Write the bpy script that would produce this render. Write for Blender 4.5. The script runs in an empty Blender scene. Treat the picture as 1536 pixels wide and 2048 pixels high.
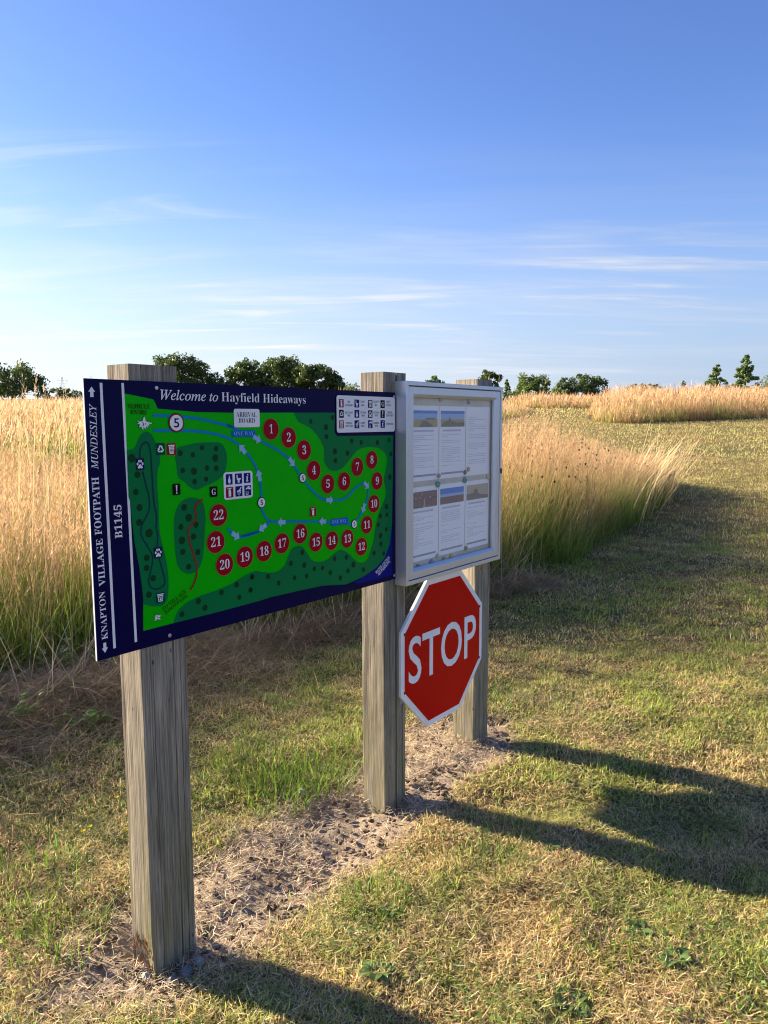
import bpy, bmesh, math, random
import numpy as np
from mathutils import Vector, Matrix
from mathutils.geometry import tessellate_polygon

sc = bpy.context.scene
COL = sc.collection
R = math.radians
random.seed(7)
rng = np.random.default_rng(7)

# ------------------------------------------------------------------ camera
cam_d = bpy.data.cameras.new('camera')
cam = bpy.data.objects.new('camera', cam_d)
COL.objects.link(cam)
cam_d.sensor_fit = 'VERTICAL'
cam_d.sensor_height = 36.0
cam_d.lens = 26.70
cam_d.clip_start = 0.05
cam_d.clip_end = 3000
cam.matrix_world = Matrix.Translation((0, 0, 1.4964)) @ Matrix.Rotation(math.pi / 2 - 0.1194, 4, 'X') @ Matrix.Rotation(-0.003, 4, 'Z')
sc.camera = cam
sc.render.resolution_x, sc.render.resolution_y = 768, 1024

# ------------------------------------------------------------------ sky and sun
SUN_EL = R(20.5)
SUN_AZ = math.atan2(-0.912, 0.41)          # clockwise from +Y
world = bpy.data.worlds.new('World')
sc.world = world
world.use_nodes = True
wt = world.node_tree
wt.nodes.clear()
W = lambda t: wt.nodes.new(t)
def wl(a, b): wt.links.new(a, b)
wout = W('ShaderNodeOutputWorld')
bg = W('ShaderNodeBackground')
bg.inputs['Strength'].default_value = 0.064
sky = W('ShaderNodeTexSky')
sky.sky_type = 'NISHITA'
sky.sun_disc = False
sky.sun_elevation = SUN_EL
sky.sun_rotation = SUN_AZ
sky.altitude = 0
sky.air_density = 1.0
sky.dust_density = 0.35
sky.ozone_density = 4.5
tc = W('ShaderNodeTexCoord')
sep = W('ShaderNodeSeparateXYZ')
wl(tc.outputs['Generated'], sep.inputs[0])
def wmath(op, a, b=None, clamp=False):
    n = W('ShaderNodeMath'); n.operation = op; n.use_clamp = clamp
    for i, v in enumerate((a, b)):
        if v is None: continue
        if isinstance(v, (int, float)): n.inputs[i].default_value = v
        else: wl(v, n.inputs[i])
    return n.outputs[0]
zz = wmath('ADD', wmath('MAXIMUM', sep.outputs['Z'], 0.0), 0.10)
comb = W('ShaderNodeCombineXYZ')
wl(wmath('DIVIDE', sep.outputs['X'], zz), comb.inputs[0])
wl(wmath('DIVIDE', sep.outputs['Y'], zz), comb.inputs[1])
def cirrus(rot, scl, loc, detail, dist, lo, hi):
    mp = W('ShaderNodeMapping')
    mp.inputs['Rotation'].default_value = (0, 0, R(rot))
    mp.inputs['Scale'].default_value = scl
    mp.inputs['Location'].default_value = loc
    wl(comb.outputs[0], mp.inputs['Vector'])
    nz = W('ShaderNodeTexNoise')
    nz.inputs['Scale'].default_value = 1.0
    nz.inputs['Detail'].default_value = detail
    nz.inputs['Roughness'].default_value = 0.6
    nz.inputs['Distortion'].default_value = dist
    wl(mp.outputs[0], nz.inputs['Vector'])
    mr = W('ShaderNodeMapRange')
    mr.interpolation_type = 'SMOOTHSTEP'
    mr.inputs['From Min'].default_value = lo
    mr.inputs['From Max'].default_value = hi
    wl(nz.outputs['Fac'], mr.inputs['Value'])
    return mr.outputs[0]
band = W('ShaderNodeMapRange'); band.interpolation_type = 'SMOOTHSTEP'       # cirrus lies low in the sky
band.inputs['From Min'].default_value = 0.38; band.inputs['From Max'].default_value = 0.16
wl(sep.outputs['Z'], band.inputs['Value'])
streak = wmath('MULTIPLY', cirrus(11, (0.55, 3.0, 1), (3.1, 0.4, 0), 10, 1.3, 0.46, 0.74), cirrus(0, (0.5, 0.8, 1), (5.2, 2.0, 0), 3, 0.3, 0.36, 0.60))
veil = wmath('MULTIPLY', cirrus(-6, (0.35, 1.1, 1), (1.4, 7.7, 0), 7, 0.8, 0.42, 0.72), 0.45)
hz = W('ShaderNodeMapRange'); hz.interpolation_type = 'SMOOTHSTEP'                # thin high haze, thickest towards the horizon
hz.inputs['From Min'].default_value = 0.36; hz.inputs['From Max'].default_value = -0.02; hz.inputs['To Max'].default_value = 0.92
wl(sep.outputs['Z'], hz.inputs['Value'])
cl0 = wmath('MULTIPLY', wmath('ADD', wmath('MULTIPLY', streak, 0.95), veil, True), band.outputs[0], True)
hzp = wmath('POWER', hz.outputs[0], 1.25)
cl = wmath('ADD', hzp, wmath('MULTIPLY', cl0, wmath('SUBTRACT', 1.0, hzp)), True)
hs = W('ShaderNodeHueSaturation')
hs.inputs['Saturation'].default_value = 1.08
hs.inputs['Value'].default_value = 0.98
hs.inputs['Hue'].default_value = 0.516
wl(sky.outputs[0], hs.inputs['Color'])
mix = W('ShaderNodeMixRGB')
wl(cl, mix.inputs[0]); wl(hs.outputs[0], mix.inputs[1])
side = W('ShaderNodeMapRange')                                        # haze and cirrus are whitest on the sun's side
side.inputs['From Min'].default_value = 0.55; side.inputs['From Max'].default_value = -0.55
wl(sep.outputs['X'], side.inputs['Value'])
hcol = W('ShaderNodeMixRGB'); wl(side.outputs[0], hcol.inputs[0])
hcol.inputs[1].default_value = (1.7, 2.15, 3.1, 1); hcol.inputs[2].default_value = (4.1, 4.2, 4.5, 1)
lite = W('ShaderNodeMixRGB'); lite.blend_type = 'ADD'; wl(cl0, lite.inputs[0]); wl(hcol.outputs[0], lite.inputs[1]); lite.inputs[2].default_value = (.95, .85, .6, 1)
wl(lite.outputs[0], mix.inputs[2])
wl(mix.outputs[0], bg.inputs['Color'])
wl(bg.outputs[0], wout.inputs[0])

sun_d = bpy.data.lights.new('sun', 'SUN')
sun_d.energy = 5.0
sun_d.angle = R(1.0)
sun_d.color = (1.0, 0.82, 0.60)
sun = bpy.data.objects.new('sun', sun_d)
COL.objects.link(sun)
sdir = Vector((math.sin(SUN_AZ) * math.cos(SUN_EL), math.cos(SUN_AZ) * math.cos(SUN_EL), math.sin(SUN_EL)))
sun.rotation_euler = sdir.to_track_quat('Z', 'Y').to_euler()
sc.view_settings.view_transform = 'Standard'
sc.view_settings.look = 'None'
sc.view_settings.exposure = 1.88
sc.view_settings.gamma = 1.0
sc.cycles.max_bounces = 12
sc.cycles.diffuse_bounces = 8
sc.cycles.transmission_bounces = 8
sc.cycles.filter_width = 1.1
sc.cycles.transparent_max_bounces = 8
sc.cycles.use_denoising = True
sc.cycles.denoising_prefilter = 'ACCURATE'

# ------------------------------------------------------------------ helpers
def tag(o, label=None, cat=None, group=None, kind=None):
    if label: o['label'] = label
    if cat: o['category'] = cat
    if group: o['group'] = group
    if kind: o['kind'] = kind
    return o

def empty(name, loc, label, cat, group=None, rotz=0):
    o = bpy.data.objects.new(name, None)
    COL.objects.link(o)
    o.location = loc; o.rotation_euler = (0, 0, rotz)
    o.empty_display_size = 0.1
    return tag(o, label, cat, group)

def link(name, me, parent=None, mats=()):
    o = bpy.data.objects.new(name, me)
    COL.objects.link(o)
    for m in mats: me.materials.append(m)
    if parent: o.parent = parent
    return o

def mat(name, rgb=(.5, .5, .5), rough=.6, metal=0.0, spec=0.5):
    m = bpy.data.materials.new(name); m.use_nodes = True
    b = m.node_tree.nodes['Principled BSDF']
    b.inputs['Base Color'].default_value = (*rgb, 1)
    b.inputs['Roughness'].default_value = rough
    b.inputs['Metallic'].default_value = metal
    b.inputs['Specular IOR Level'].default_value = spec
    return m

class N:
    """small node-tree helper"""
    def __init__(s, m): s.t = m.node_tree; s.b = s.t.nodes.get('Principled BSDF')
    def n(s, t, **k):
        x = s.t.nodes.new(t)
        for a, v in k.items():
            if hasattr(x, a): setattr(x, a, v)
            else: x.inputs[a.replace('_', ' ')].default_value = v
        return x
    def l(s, a, b): s.t.links.new(a, b)
    def noise(s, vec, scale, detail=4, rough=.55, dist=0):
        x = s.n('ShaderNodeTexNoise'); x.inputs['Scale'].default_value = scale
        x.inputs['Detail'].default_value = detail; x.inputs['Roughness'].default_value = rough
        x.inputs['Distortion'].default_value = dist
        if vec is not None: s.l(vec, x.inputs['Vector'])
        return x.outputs['Fac']
    def mapping(s, vec, scale=(1, 1, 1), loc=(0, 0, 0)):
        x = s.n('ShaderNodeMapping'); x.inputs['Scale'].default_value = scale; x.inputs['Location'].default_value = loc
        s.l(vec, x.inputs['Vector']); return x.outputs[0]
    def ramp(s, fac, stops):
        x = s.n('ShaderNodeValToRGB'); e = x.color_ramp.elements
        while len(e) < len(stops): e.new(0.5)
        for q, (p, c) in zip(e, stops):
            q.position = p; q.color = (*c, 1) if len(c) == 3 else c
        s.l(fac, x.inputs[0]); return x.outputs[0]
    def mix(s, fac, a, b, mode='MIX'):
        x = s.n('ShaderNodeMixRGB'); x.blend_type = mode
        for i, v in enumerate((fac, a, b)):
            if isinstance(v, (int, float)): x.inputs[i].default_value = v
            elif isinstance(v, tuple): x.inputs[i].default_value = (*v, 1)
            else: s.l(v, x.inputs[i])
        return x.outputs[0]
    def bump(s, h, strength, dist):
        x = s.n('ShaderNodeBump'); x.inputs['Strength'].default_value = strength; x.inputs['Distance'].default_value = dist
        s.l(h, x.inputs['Height']); s.l(x.outputs[0], s.b.inputs['Normal'])

# value noise in numpy
_perm = rng.permutation(4096)
_val = rng.random(4096)
def vnoise(x, y, seed=0):
    x = np.asarray(x, float) + seed * 17.31; y = np.asarray(y, float) + seed * 9.73
    xi = np.floor(x).astype(int); yi = np.floor(y).astype(int)
    fx = x - xi; fy = y - yi
    fx = fx * fx * (3 - 2 * fx); fy = fy * fy * (3 - 2 * fy)
    h = lambda a, b: _val[_perm[(a + _perm[b & 4095]) & 4095]]
    return (h(xi, yi) * (1 - fx) + h(xi + 1, yi) * fx) * (1 - fy) + (h(xi, yi + 1) * (1 - fx) + h(xi + 1, yi + 1) * fx) * fy
def fbm(x, y, scale, octv=4, seed=0):
    s = 0; a = .5; t = 0
    for k in range(octv):
        s = s + a * vnoise(np.asarray(x) * scale * 2 ** k, np.asarray(y) * scale * 2 ** k, seed + k * 3)
        t += a; a *= .5
    return s / t
def sstep(a, b, x):
    t = np.clip((np.asarray(x, float) - a) / (b - a), 0, 1); return t * t * (3 - 2 * t)
def in_poly(px, py, poly):
    px = np.asarray(px); py = np.asarray(py); c = np.zeros(px.shape, bool)
    n = len(poly); j = n - 1
    for i in range(n):
        xi, yi = poly[i]; xj, yj = poly[j]
        with np.errstate(divide='ignore', invalid='ignore'):
            c ^= ((yi > py) != (yj > py)) & (px < (xj - xi) * (py - yi) / (yj - yi + 1e-12) + xi)
        j = i
    return c
def poly_dist(px, py, poly, closed=True):
    d = np.full(np.shape(px), 1e9); n = len(poly)
    for i in range(n if closed else n - 1):
        ax, ay = poly[i]; bx, by = poly[(i + 1) % n]
        t = np.clip(((px - ax) * (bx - ax) + (py - ay) * (by - ay)) / ((bx - ax) ** 2 + (by - ay) ** 2 + 1e-12), 0, 1)
        d = np.minimum(d, np.hypot(px - ax - t * (bx - ax), py - ay - t * (by - ay)))
    return d

# ------------------------------------------------------------------ terrain
E0 = np.array([-0.6284, 1.9033]); U = np.array([0.61014511, 0.79228969]); NV = np.array([0.79228969, -0.61014511])
YAW = math.atan2(U[1], U[0])
def on_line(u, n): return E0 + U * u + NV * n          # point of the sign line: u along it, n out of its front
def height(x, y):
    x = np.asarray(x, float); y = np.asarray(y, float)
    a = .04 * (y - 1.9) + .02 * np.where(y - 8 > 30, y - 8, np.log1p(np.exp(np.minimum(y - 8, 30))))
    b = np.maximum(y - 32, 0)
    a = a - .03 * b * b / (b + 25)
    a = a - np.minimum(.012 * np.maximum(-x - 4, 0), .5)
    bump = (fbm(x, y, 1.3, 3, 5) - .5) * .06 + (fbm(x, y, 6., 2, 9) - .5) * .03
    a = a + bump * sstep(60, 20, y)
    return a
def soil_mask(x, y):
    dx = np.asarray(x) - E0[0]; dy = np.asarray(y) - E0[1]
    u = dx * U[0] + dy * U[1]; n = dx * NV[0] + dy * NV[1]
    uc = np.clip(u, .06, 1.72)
    d = np.hypot((u - uc) * 1.0, n + .09)
    r = .27 + .20 * (fbm(x, y, 3.2, 4, 2) - .5) + .10 * (fbm(x, y, 11, 3, 4) - .5)
    return sstep(r + .07, r - .10, d)
MEADOW_A = [(-9, 1.3), (-4, 1.7), (-3.0, 2.15), (-2.6, 2.6), (-2.3, 3.2), (-2.0, 3.85), (-1.65, 4.3), (-1.25, 4.6), (-.75, 4.9), (-.2, 5.3), (.35, 5.6), (.85, 5.9), (1.42, 6.45),
            (2.13, 7.4), (3.0, 8.7), (3.95, 10.4), (4.45, 11.6), (4.3, 12.4), (3.5, 12.7), (2, 12.6), (0, 12.6), (-2, 11.5), (-4.5, 9.6), (-9, 9.5)]
MEADOW_B = [(-60, 14), (-10, 13), (-4.5, 13.2), (-2, 15), (0, 17), (2, 19.5), (3.4, 25), (4.5, 29), (5.3, 30), (6.5, 33.5), (6.9, 36), (6, 47), (-40, 60), (-60, 50)]
MEADOW_C = [(7.7, 28.6), (7.75, 27.5), (8.3, 26.7), (10, 27.4), (11.7, 28.2), (15.2, 30.3), (30, 39), (45, 50), (26, 52), (14, 46), (11, 40), (9, 34)]
MEADOW_D = [(7.4, 40.5), (9.5, 39.6), (12.5, 41), (15, 48), (7, 48)]

# ------------------------------------------------------------------ ribbon clouds (grass, straw)
class Cloud:
    def __init__(s): s.v = []; s.c = []; s.q = []; s.t = []; s.n = 0
    def ribbons(s, P, az, L, lean, bend, w, cb, ct, seg=2, twist=None, jitter=None):
        n = len(P)
        if n == 0: return
        P = np.asarray(P, float)
        f = lambda a: np.broadcast_to(np.asarray(a, float), (n,))
        az, L, lean, bend, w = map(f, (az, L, lean, bend, w))
        if twist is None: twist = rng.uniform(-.9, .9, n)
        cb = np.broadcast_to(np.asarray(cb, float), (n, 3)); ct = np.broadcast_to(np.asarray(ct, float), (n, 3))
        side = np.stack([-np.sin(az + twist), np.cos(az + twist), np.zeros(n)], 1)
        h = np.stack([np.cos(az), np.sin(az), np.zeros(n)], 1)
        cen = P.copy(); rows = []
        for k in range(seg + 1):
            t = k / seg
            ww = (w * .5 * (1 - .55 * t) * (0.75 if k == 0 else 1))[:, None]
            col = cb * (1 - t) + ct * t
            if k < seg:
                rows.append((cen - side * ww, col)); rows.append((cen + side * ww, col))
                a = lean + bend * (k + .5) / seg
                d = h * np.sin(a)[:, None] + np.array([0, 0, 1.0]) * np.cos(a)[:, None]
                cen = cen + d * (L / seg)[:, None]
            else:
                rows.append((cen, col))
        m = 2 * seg + 1
        V = np.stack([r[0] for r in rows], 1).reshape(-1, 3); C = np.stack([r[1] for r in rows], 1).reshape(-1, 3)
        base = s.n + np.arange(n)[:, None] * m
        for k in range(seg - 1):
            s.q.append(base + np.array([2 * k, 2 * k + 1, 2 * k + 3, 2 * k + 2]))
        s.t.append(base + np.array([2 * seg - 2, 2 * seg - 1, 2 * seg]))
        s.v.append(V.astype(np.float32)); s.c.append(C.astype(np.float32)); s.n += n * m
        return cen
    def quads(s, V4, C):
        """V4 (n,4,3), C (n,3)"""
        n = len(V4)
        s.q.append(s.n + np.arange(n)[:, None] * 4 + np.arange(4)); s.v.append(V4.reshape(-1, 3).astype(np.float32))
        s.c.append(np.repeat(C, 4, 0).astype(np.float32)); s.n += 4 * n
    def build(s, name, material, parent=None):
        V = np.concatenate(s.v); C = np.concatenate(s.c)
        q = np.concatenate(s.q).astype(np.int32) if s.q else np.zeros((0, 4), np.int32)
        t = np.concatenate(s.t).astype(np.int32) if s.t else np.zeros((0, 3), np.int32)
        me = bpy.data.meshes.new(name)
        me.vertices.add(len(V)); me.vertices.foreach_set('co', V.ravel())
        me.loops.add(q.size + t.size); me.loops.foreach_set('vertex_index', np.concatenate([q.ravel(), t.ravel()]))
        me.polygons.add(len(q) + len(t))
        ls = np.concatenate([np.arange(len(q)) * 4, q.size + np.arange(len(t)) * 3]).astype(np.int32)
        me.polygons.foreach_set('loop_start', ls)
        me.update(calc_edges=True)
        at = me.color_attributes.new('tint', 'FLOAT_COLOR', 'POINT')
        at.data.foreach_set('color', np.concatenate([np.clip(C, 0, 1), np.ones((len(C), 1), np.float32)], 1).ravel().astype(np.float32))
        o = link(name, me, parent, [material])
        return o

def leaf_mat(name, trans=.35, rough=.55, spec=.3):
    m = mat(name, rough=rough, spec=spec); n = N(m)
    a = n.n('ShaderNodeVertexColor'); a.layer_name = 'tint'
    n.l(a.outputs['Color'], n.b.inputs['Base Color'])
    tr = n.n('ShaderNodeBsdfTranslucent'); n.l(a.outputs['Color'], tr.inputs['Color'])
    mx = n.n('ShaderNodeMixShader'); mx.inputs[0].default_value = trans
    n.l(n.b.outputs[0], mx.inputs[1]); n.l(tr.outputs[0], mx.inputs[2])
    n.l(mx.outputs[0], n.t.nodes['Material Output'].inputs['Surface'])
    return m
M_BLADE = leaf_mat('grass_blade', .42)
M_TURF = leaf_mat('turf_blade', .5)
M_STRAW = leaf_mat('dry_straw', .3)
M_LEAF = leaf_mat('tree_leaf', .30, .5, .35)
M_WEED = leaf_mat('weed_leaf', .25, .45, .4)
def jit(base, n, s=.15, hue=.08):
    b = np.broadcast_to(np.asarray(base, float), (n, 3))
    return b * (1 + rng.normal(0, s, (n, 1))) * (1 + rng.normal(0, hue, (n, 3)))
def lerp(a, b, t): return np.asarray(a) * (1 - t[:, None]) + np.asarray(b) * t[:, None]
# ------------------------------------------------------------------ the ground: one sheet to the horizon
def axis(lo, hi, fine_lo, fine_hi, step, grow):
    a = list(np.arange(fine_lo, fine_hi, step)); s = step
    while a[-1] < hi: s *= grow; a.append(a[-1] + s)
    s = step; b = [fine_lo]
    while b[-1] > lo: s *= grow; b.append(b[-1] - s)
    return np.array(sorted(b[1:]) + a)
gx = axis(-900, 900, -1.8, 1.9, .022, 1.07); gy = axis(-60, 1500, 1.2, 4.2, .022, 1.05)
X, Y = np.meshgrid(gx, gy)
Z = height(X, Y)
sm = soil_mask(X, Y)
Z = Z + sm * ((fbm(X, Y, 14, 3, 21) - .5) * .035 + (fbm(X, Y, 40, 2, 22) - .5) * .012) - .012 * sm
for pu in (.07, 1.10, 1.74):                                         # the hollow round each post's foot
    p = on_line(pu, -.05); Z = Z - .02 * np.exp(-((X - p[0]) ** 2 + (Y - p[1]) ** 2) / .018)
me = bpy.data.meshes.new('ground')
ny, nx = X.shape
V = np.stack([X, Y, Z], 2).reshape(-1, 3).astype(np.float32)
i = (np.arange(ny - 1)[:, None] * nx + np.arange(nx - 1)).ravel()
Q = np.stack([i, i + 1, i + nx + 1, i + nx], 1).astype(np.int32)
me.vertices.add(len(V)); me.vertices.foreach_set('co', V.ravel())
me.loops.add(Q.size); me.loops.foreach_set('vertex_index', Q.ravel())
me.polygons.add(len(Q)); me.polygons.foreach_set('loop_start', (np.arange(len(Q)) * 4).astype(np.int32))
me.update(calc_edges=True)
at = me.color_attributes.new('cover', 'FLOAT_COLOR', 'POINT')
cv = np.zeros((len(V), 4), np.float32); cv[:, 0] = sm.ravel(); cv[:, 3] = 1
tall = np.zeros(X.shape)
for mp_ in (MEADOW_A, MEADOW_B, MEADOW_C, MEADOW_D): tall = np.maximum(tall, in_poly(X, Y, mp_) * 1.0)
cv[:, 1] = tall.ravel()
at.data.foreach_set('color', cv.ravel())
me.polygons.foreach_set('use_smooth', np.ones(len(Q), bool))
m = mat('turf_and_soil', rough=.95, spec=.1); n = N(m)
geo = n.n('ShaderNodeNewGeometry'); pos = geo.outputs['Position']
vc = n.n('ShaderNodeVertexColor'); vc.layer_name = 'cover'
sp = n.n('ShaderNodeSeparateColor'); n.l(vc.outputs['Color'], sp.inputs[0])
turf = n.ramp(n.noise(pos, 9, 6, .7), [(.25, (.05, .045, .02)), (.5, (.15, .12, .055)), (.75, (.34, .27, .13))])
big = n.ramp(n.noise(pos, .5, 4), [(.3, (.75, .95, .7)), (.7, (1.15, 1.0, .9))])
turf = n.mix(1.0, turf, big, 'MULTIPLY')
soil = n.ramp(n.noise(pos, 28, 8, .7), [(.25, (.11, .085, .06)), (.5, (.31, .245, .175)), (.8, (.48, .39, .29))])
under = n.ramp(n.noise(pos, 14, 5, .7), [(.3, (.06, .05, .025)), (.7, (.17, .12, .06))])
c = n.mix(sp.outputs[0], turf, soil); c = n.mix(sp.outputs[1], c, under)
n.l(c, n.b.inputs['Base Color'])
n.bump(n.noise(pos, 70, 6, .7), .9, .012)
g_ = link('ground', me, None, [m]); tag(g_, kind='structure')
GZ = lambda x, y: height(x, y)
def gz1(x, y): return float(height(np.array([x]), np.array([y]))[0])

# ------------------------------------------------------------------ wooden posts
def wood_mat():
    m = mat('weathered_timber', rough=.85, spec=.2); n = N(m)
    tcn = n.n('ShaderNodeTexCoord'); o = tcn.outputs['Object']
    oi = n.n('ShaderNodeObjectInfo')
    off = n.n('ShaderNodeVectorMath', operation='MULTIPLY_ADD'); off.inputs[1].default_value = (1, 1, 1)
    cmb = n.n('ShaderNodeCombineXYZ')
    rnd = n.n('ShaderNodeMath', operation='MULTIPLY'); n.l(oi.outputs['Random'], rnd.inputs[0]); rnd.inputs[1].default_value = 31.0
    n.l(rnd.outputs[0], cmb.inputs[0]); n.l(rnd.outputs[0], cmb.inputs[2])
    n.l(o, off.inputs[0]); n.l(cmb.outputs[0], off.inputs[2])
    v = off.outputs[0]
    fine = n.noise(n.mapping(v, (260, 260, 7)), 1, 5, .65)
    wide = n.noise(n.mapping(v, (45, 45, 1.6)), 1, 4, .6, .6)
    fleck = n.noise(n.mapping(v, (420, 420, 40)), 1, 3, .7)
    blot = n.noise(n.mapping(v, (6, 6, 2.2)), 1, 5, .6)
    c = n.ramp(fine, [(.25, (.075, .07, .062)), (.47, (.28, .252, .208)), (.7, (.49, .445, .37))])
    c = n.mix(.75, c, n.ramp(wide, [(.28, (.32, .32, .31)), (.5, (.88, .87, .84)), (.72, (1.2, 1.17, 1.1))]), 'MULTIPLY')
    c = n.mix(.8, c, n.ramp(blot, [(.3, (.66, .68, .66)), (.6, (1.05, 1.02, .97))]), 'MULTIPLY')
    c = n.mix(n.ramp(fleck, [(.70, (0, 0, 0)), (.78, (.55, .55, .55))]), c, (.05, .04, .03))
    streak_ = n.noise(n.mapping(v, (95, 95, .9)), 1, 3, .6, .4)
    c = n.mix(n.ramp(streak_, [(.60, (0, 0, 0)), (.70, (.75, .75, .75))]), c, (.075, .062, .048))
    # nail-sized holes and small knots
    vo = n.n('ShaderNodeTexVoronoi'); vo.inputs['Scale'].default_value = 1
    n.l(n.mapping(v, (18, 18, 8)), vo.inputs['Vector'])
    kn = n.ramp(vo.outputs['Distance'], [(.035, (1, 1, 1)), (.075, (0, 0, 0))])
    c = n.mix(n.mix(.85, (0, 0, 0), kn), c, (.035, .026, .018))
    vk = n.n('ShaderNodeTexVoronoi'); vk.inputs['Scale'].default_value = 1
    n.l(n.mapping(v, (6.5, 6.5, 2.3), (.37, .11, .62)), vk.inputs['Vector'])
    c = n.mix(n.ramp(vk.outputs['Distance'], [(.05, (.8, .8, .8)), (.075, (.45, .45, .45)), (.13, (0, 0, 0))]), c, (.085, .058, .036))
    # green algae growing up from the foot
    s = n.n('ShaderNodeSeparateXYZ'); n.l(o, s.inputs[0])
    mr = n.n('ShaderNodeMapRange'); mr.inputs['From Min'].default_value = .75; mr.inputs['From Max'].default_value = .12
    n.l(s.outputs['Z'], mr.inputs['Value'])
    al = n.n('ShaderNodeMath', operation='MULTIPLY'); n.l(mr.outputs[0], al.inputs[0])
    n.l(n.ramp(n.noise(n.mapping(v, (30, 30, 3)), 1, 5, .7), [(.40, (0, 0, 0)), (.66, (1, 1, 1))]), al.inputs[1])
    al2 = n.n('ShaderNodeMath', operation='MULTIPLY'); n.l(al.outputs[0], al2.inputs[0]); al2.inputs[1].default_value = .5
    c = n.mix(al2.outputs[0], c, (.17, .17, .035))
    n.l(c, n.b.inputs['Base Color'])
    h = n.mix(.5, fine, wide)
    n.bump(h, .7, .004)
    return m
M_WOOD = wood_mat()
M_CUT = mat('fresh_broken_wood', (.34, .13, .05), .9)

def make_post(name, u0, w, dep, top, base_z, label, cracks, chip):
    """square timber post; origin on its front edge at the foot, x along the sign line, y to the back"""
    p = on_line(u0, 0)
    t = empty(name, (p[0], p[1], base_z), label, 'post', 'weathered timber sign posts', YAW)
    bev = .004
    # outline from front-left corner round anticlockwise: (x, y) with y to the back
    prof = []
    front = [(bev, 0)]
    for cx, cw, cd in cracks:
        front += [(cx - cw / 2, 0, 0), (cx, cd, 1), (cx + cw / 2, 0, 0)]
    front.append((w - bev, 0))
    prof = [(q[0], q[1], (q[2] if len(q) > 2 else 0)) for q in front]
    for k in range(1, 7): prof.append((w, bev + (dep - 2 * bev) * (k - 1) / 5, 0))
    for k in range(1, 8): prof.append((w - bev - (w - 2 * bev) * (k - 1) / 6, dep, 0))
    for k in range(1, 7): prof.append((0, dep - bev - (dep - 2 * bev) * (k - 1) / 5, 0))
    bm = bmesh.new(); rings = []
    zs = np.linspace(-.25, top - base_z, 90); hh = top - base_z
    for z in zs:
        ring = []
        for q, (x, y, ck) in enumerate(prof):
            dx = (vnoise(z * 2.2, x * 40 + u0 * 9, 3) - .5) * .003 + (vnoise(z * 14, x * 90 + y * 70, 6) - .5) * .0016
            dy = (vnoise(z * 2.0, y * 40 + u0 * 5, 8) - .5) * .003 + (vnoise(z * 15, y * 90 + x * 70, 11) - .5) * .0016
            yy = y
            if ck:
                open_ = .25 + .95 * vnoise(z * 3.3, u0 * 3, 13)
                yy = y * open_
            # splintered edge of the foot, at the front-left corner
            if chip and z < chip:
                near = max(0, 1 - math.hypot(x - .0, y - .045) / .055)
                k = near * (1 - z / chip) * (.6 + .8 * vnoise(x * 120, y * 160, 19))
                x2 = x + .018 * k
            else: x2 = x
            ring.append(bm.verts.new((x2 + dx, yy + dy, z)))
        rings.append(ring)
    m_ = len(prof)
    for a, b in zip(rings, rings[1:]):
        for k in range(m_):
            bm.faces.new((a[k], a[(k + 1) % m_], b[(k + 1) % m_], b[k]))
    # top, slightly rough
    c = bm.verts.new((w / 2, dep / 2, hh + .001))
    for k in range(m_):
        bm.faces.new((rings[-1][k], rings[-1][(k + 1) % m_], c))
    bmesh.ops.recalc_face_normals(bm, faces=bm.faces)
    me = bpy.data.meshes.new('timber'); bm.to_mesh(me); bm.free()
    link('timber', me, t, [M_WOOD])
    return t

post_a = make_post('sign_post', 0.0, .144, .100, 1.639, -.005, 'tall weathered timber post under the left part of the green map board, nearest the camera', [(.034, .002, .006), (.098, .005, .010), (.121, .0025, .008)], .10)
post_b = make_post('sign_post', 1.0315, .133, .109, 1.669, .022, 'cracked weathered timber post where the map board meets the notice case', [(.031, .003, .010), (.072, .010, .045), (.112, .004, .012)], 0)
post_c = make_post('sign_post', 1.679, .123, .113, 1.670, .040, 'weathered timber post behind the right edges of the notice case and stop sign', [(.05, .004, .012)], 0)

# torn reddish wood at the foot of the nearest post
cl_ = Cloud()
k = 46
zz_ = rng.uniform(.0, .085, k); xx_ = rng.uniform(.012, .1, k)
P3 = np.stack([rng.uniform(-.004, .002, k) + .002, xx_, zz_ + .0], 1)
cl_.ribbons(P3, np.full(k, math.pi) + rng.normal(0, .3, k), rng.uniform(.012, .04, k), rng.uniform(.05, .35, k), rng.normal(0, .3, k), rng.uniform(.003, .007, k), jit((.24, .085, .03), k, .25), jit((.36, .16, .07), k, .2), 2, np.zeros(k))
cl_.build('splintered_edge', M_STRAW, post_a)

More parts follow.
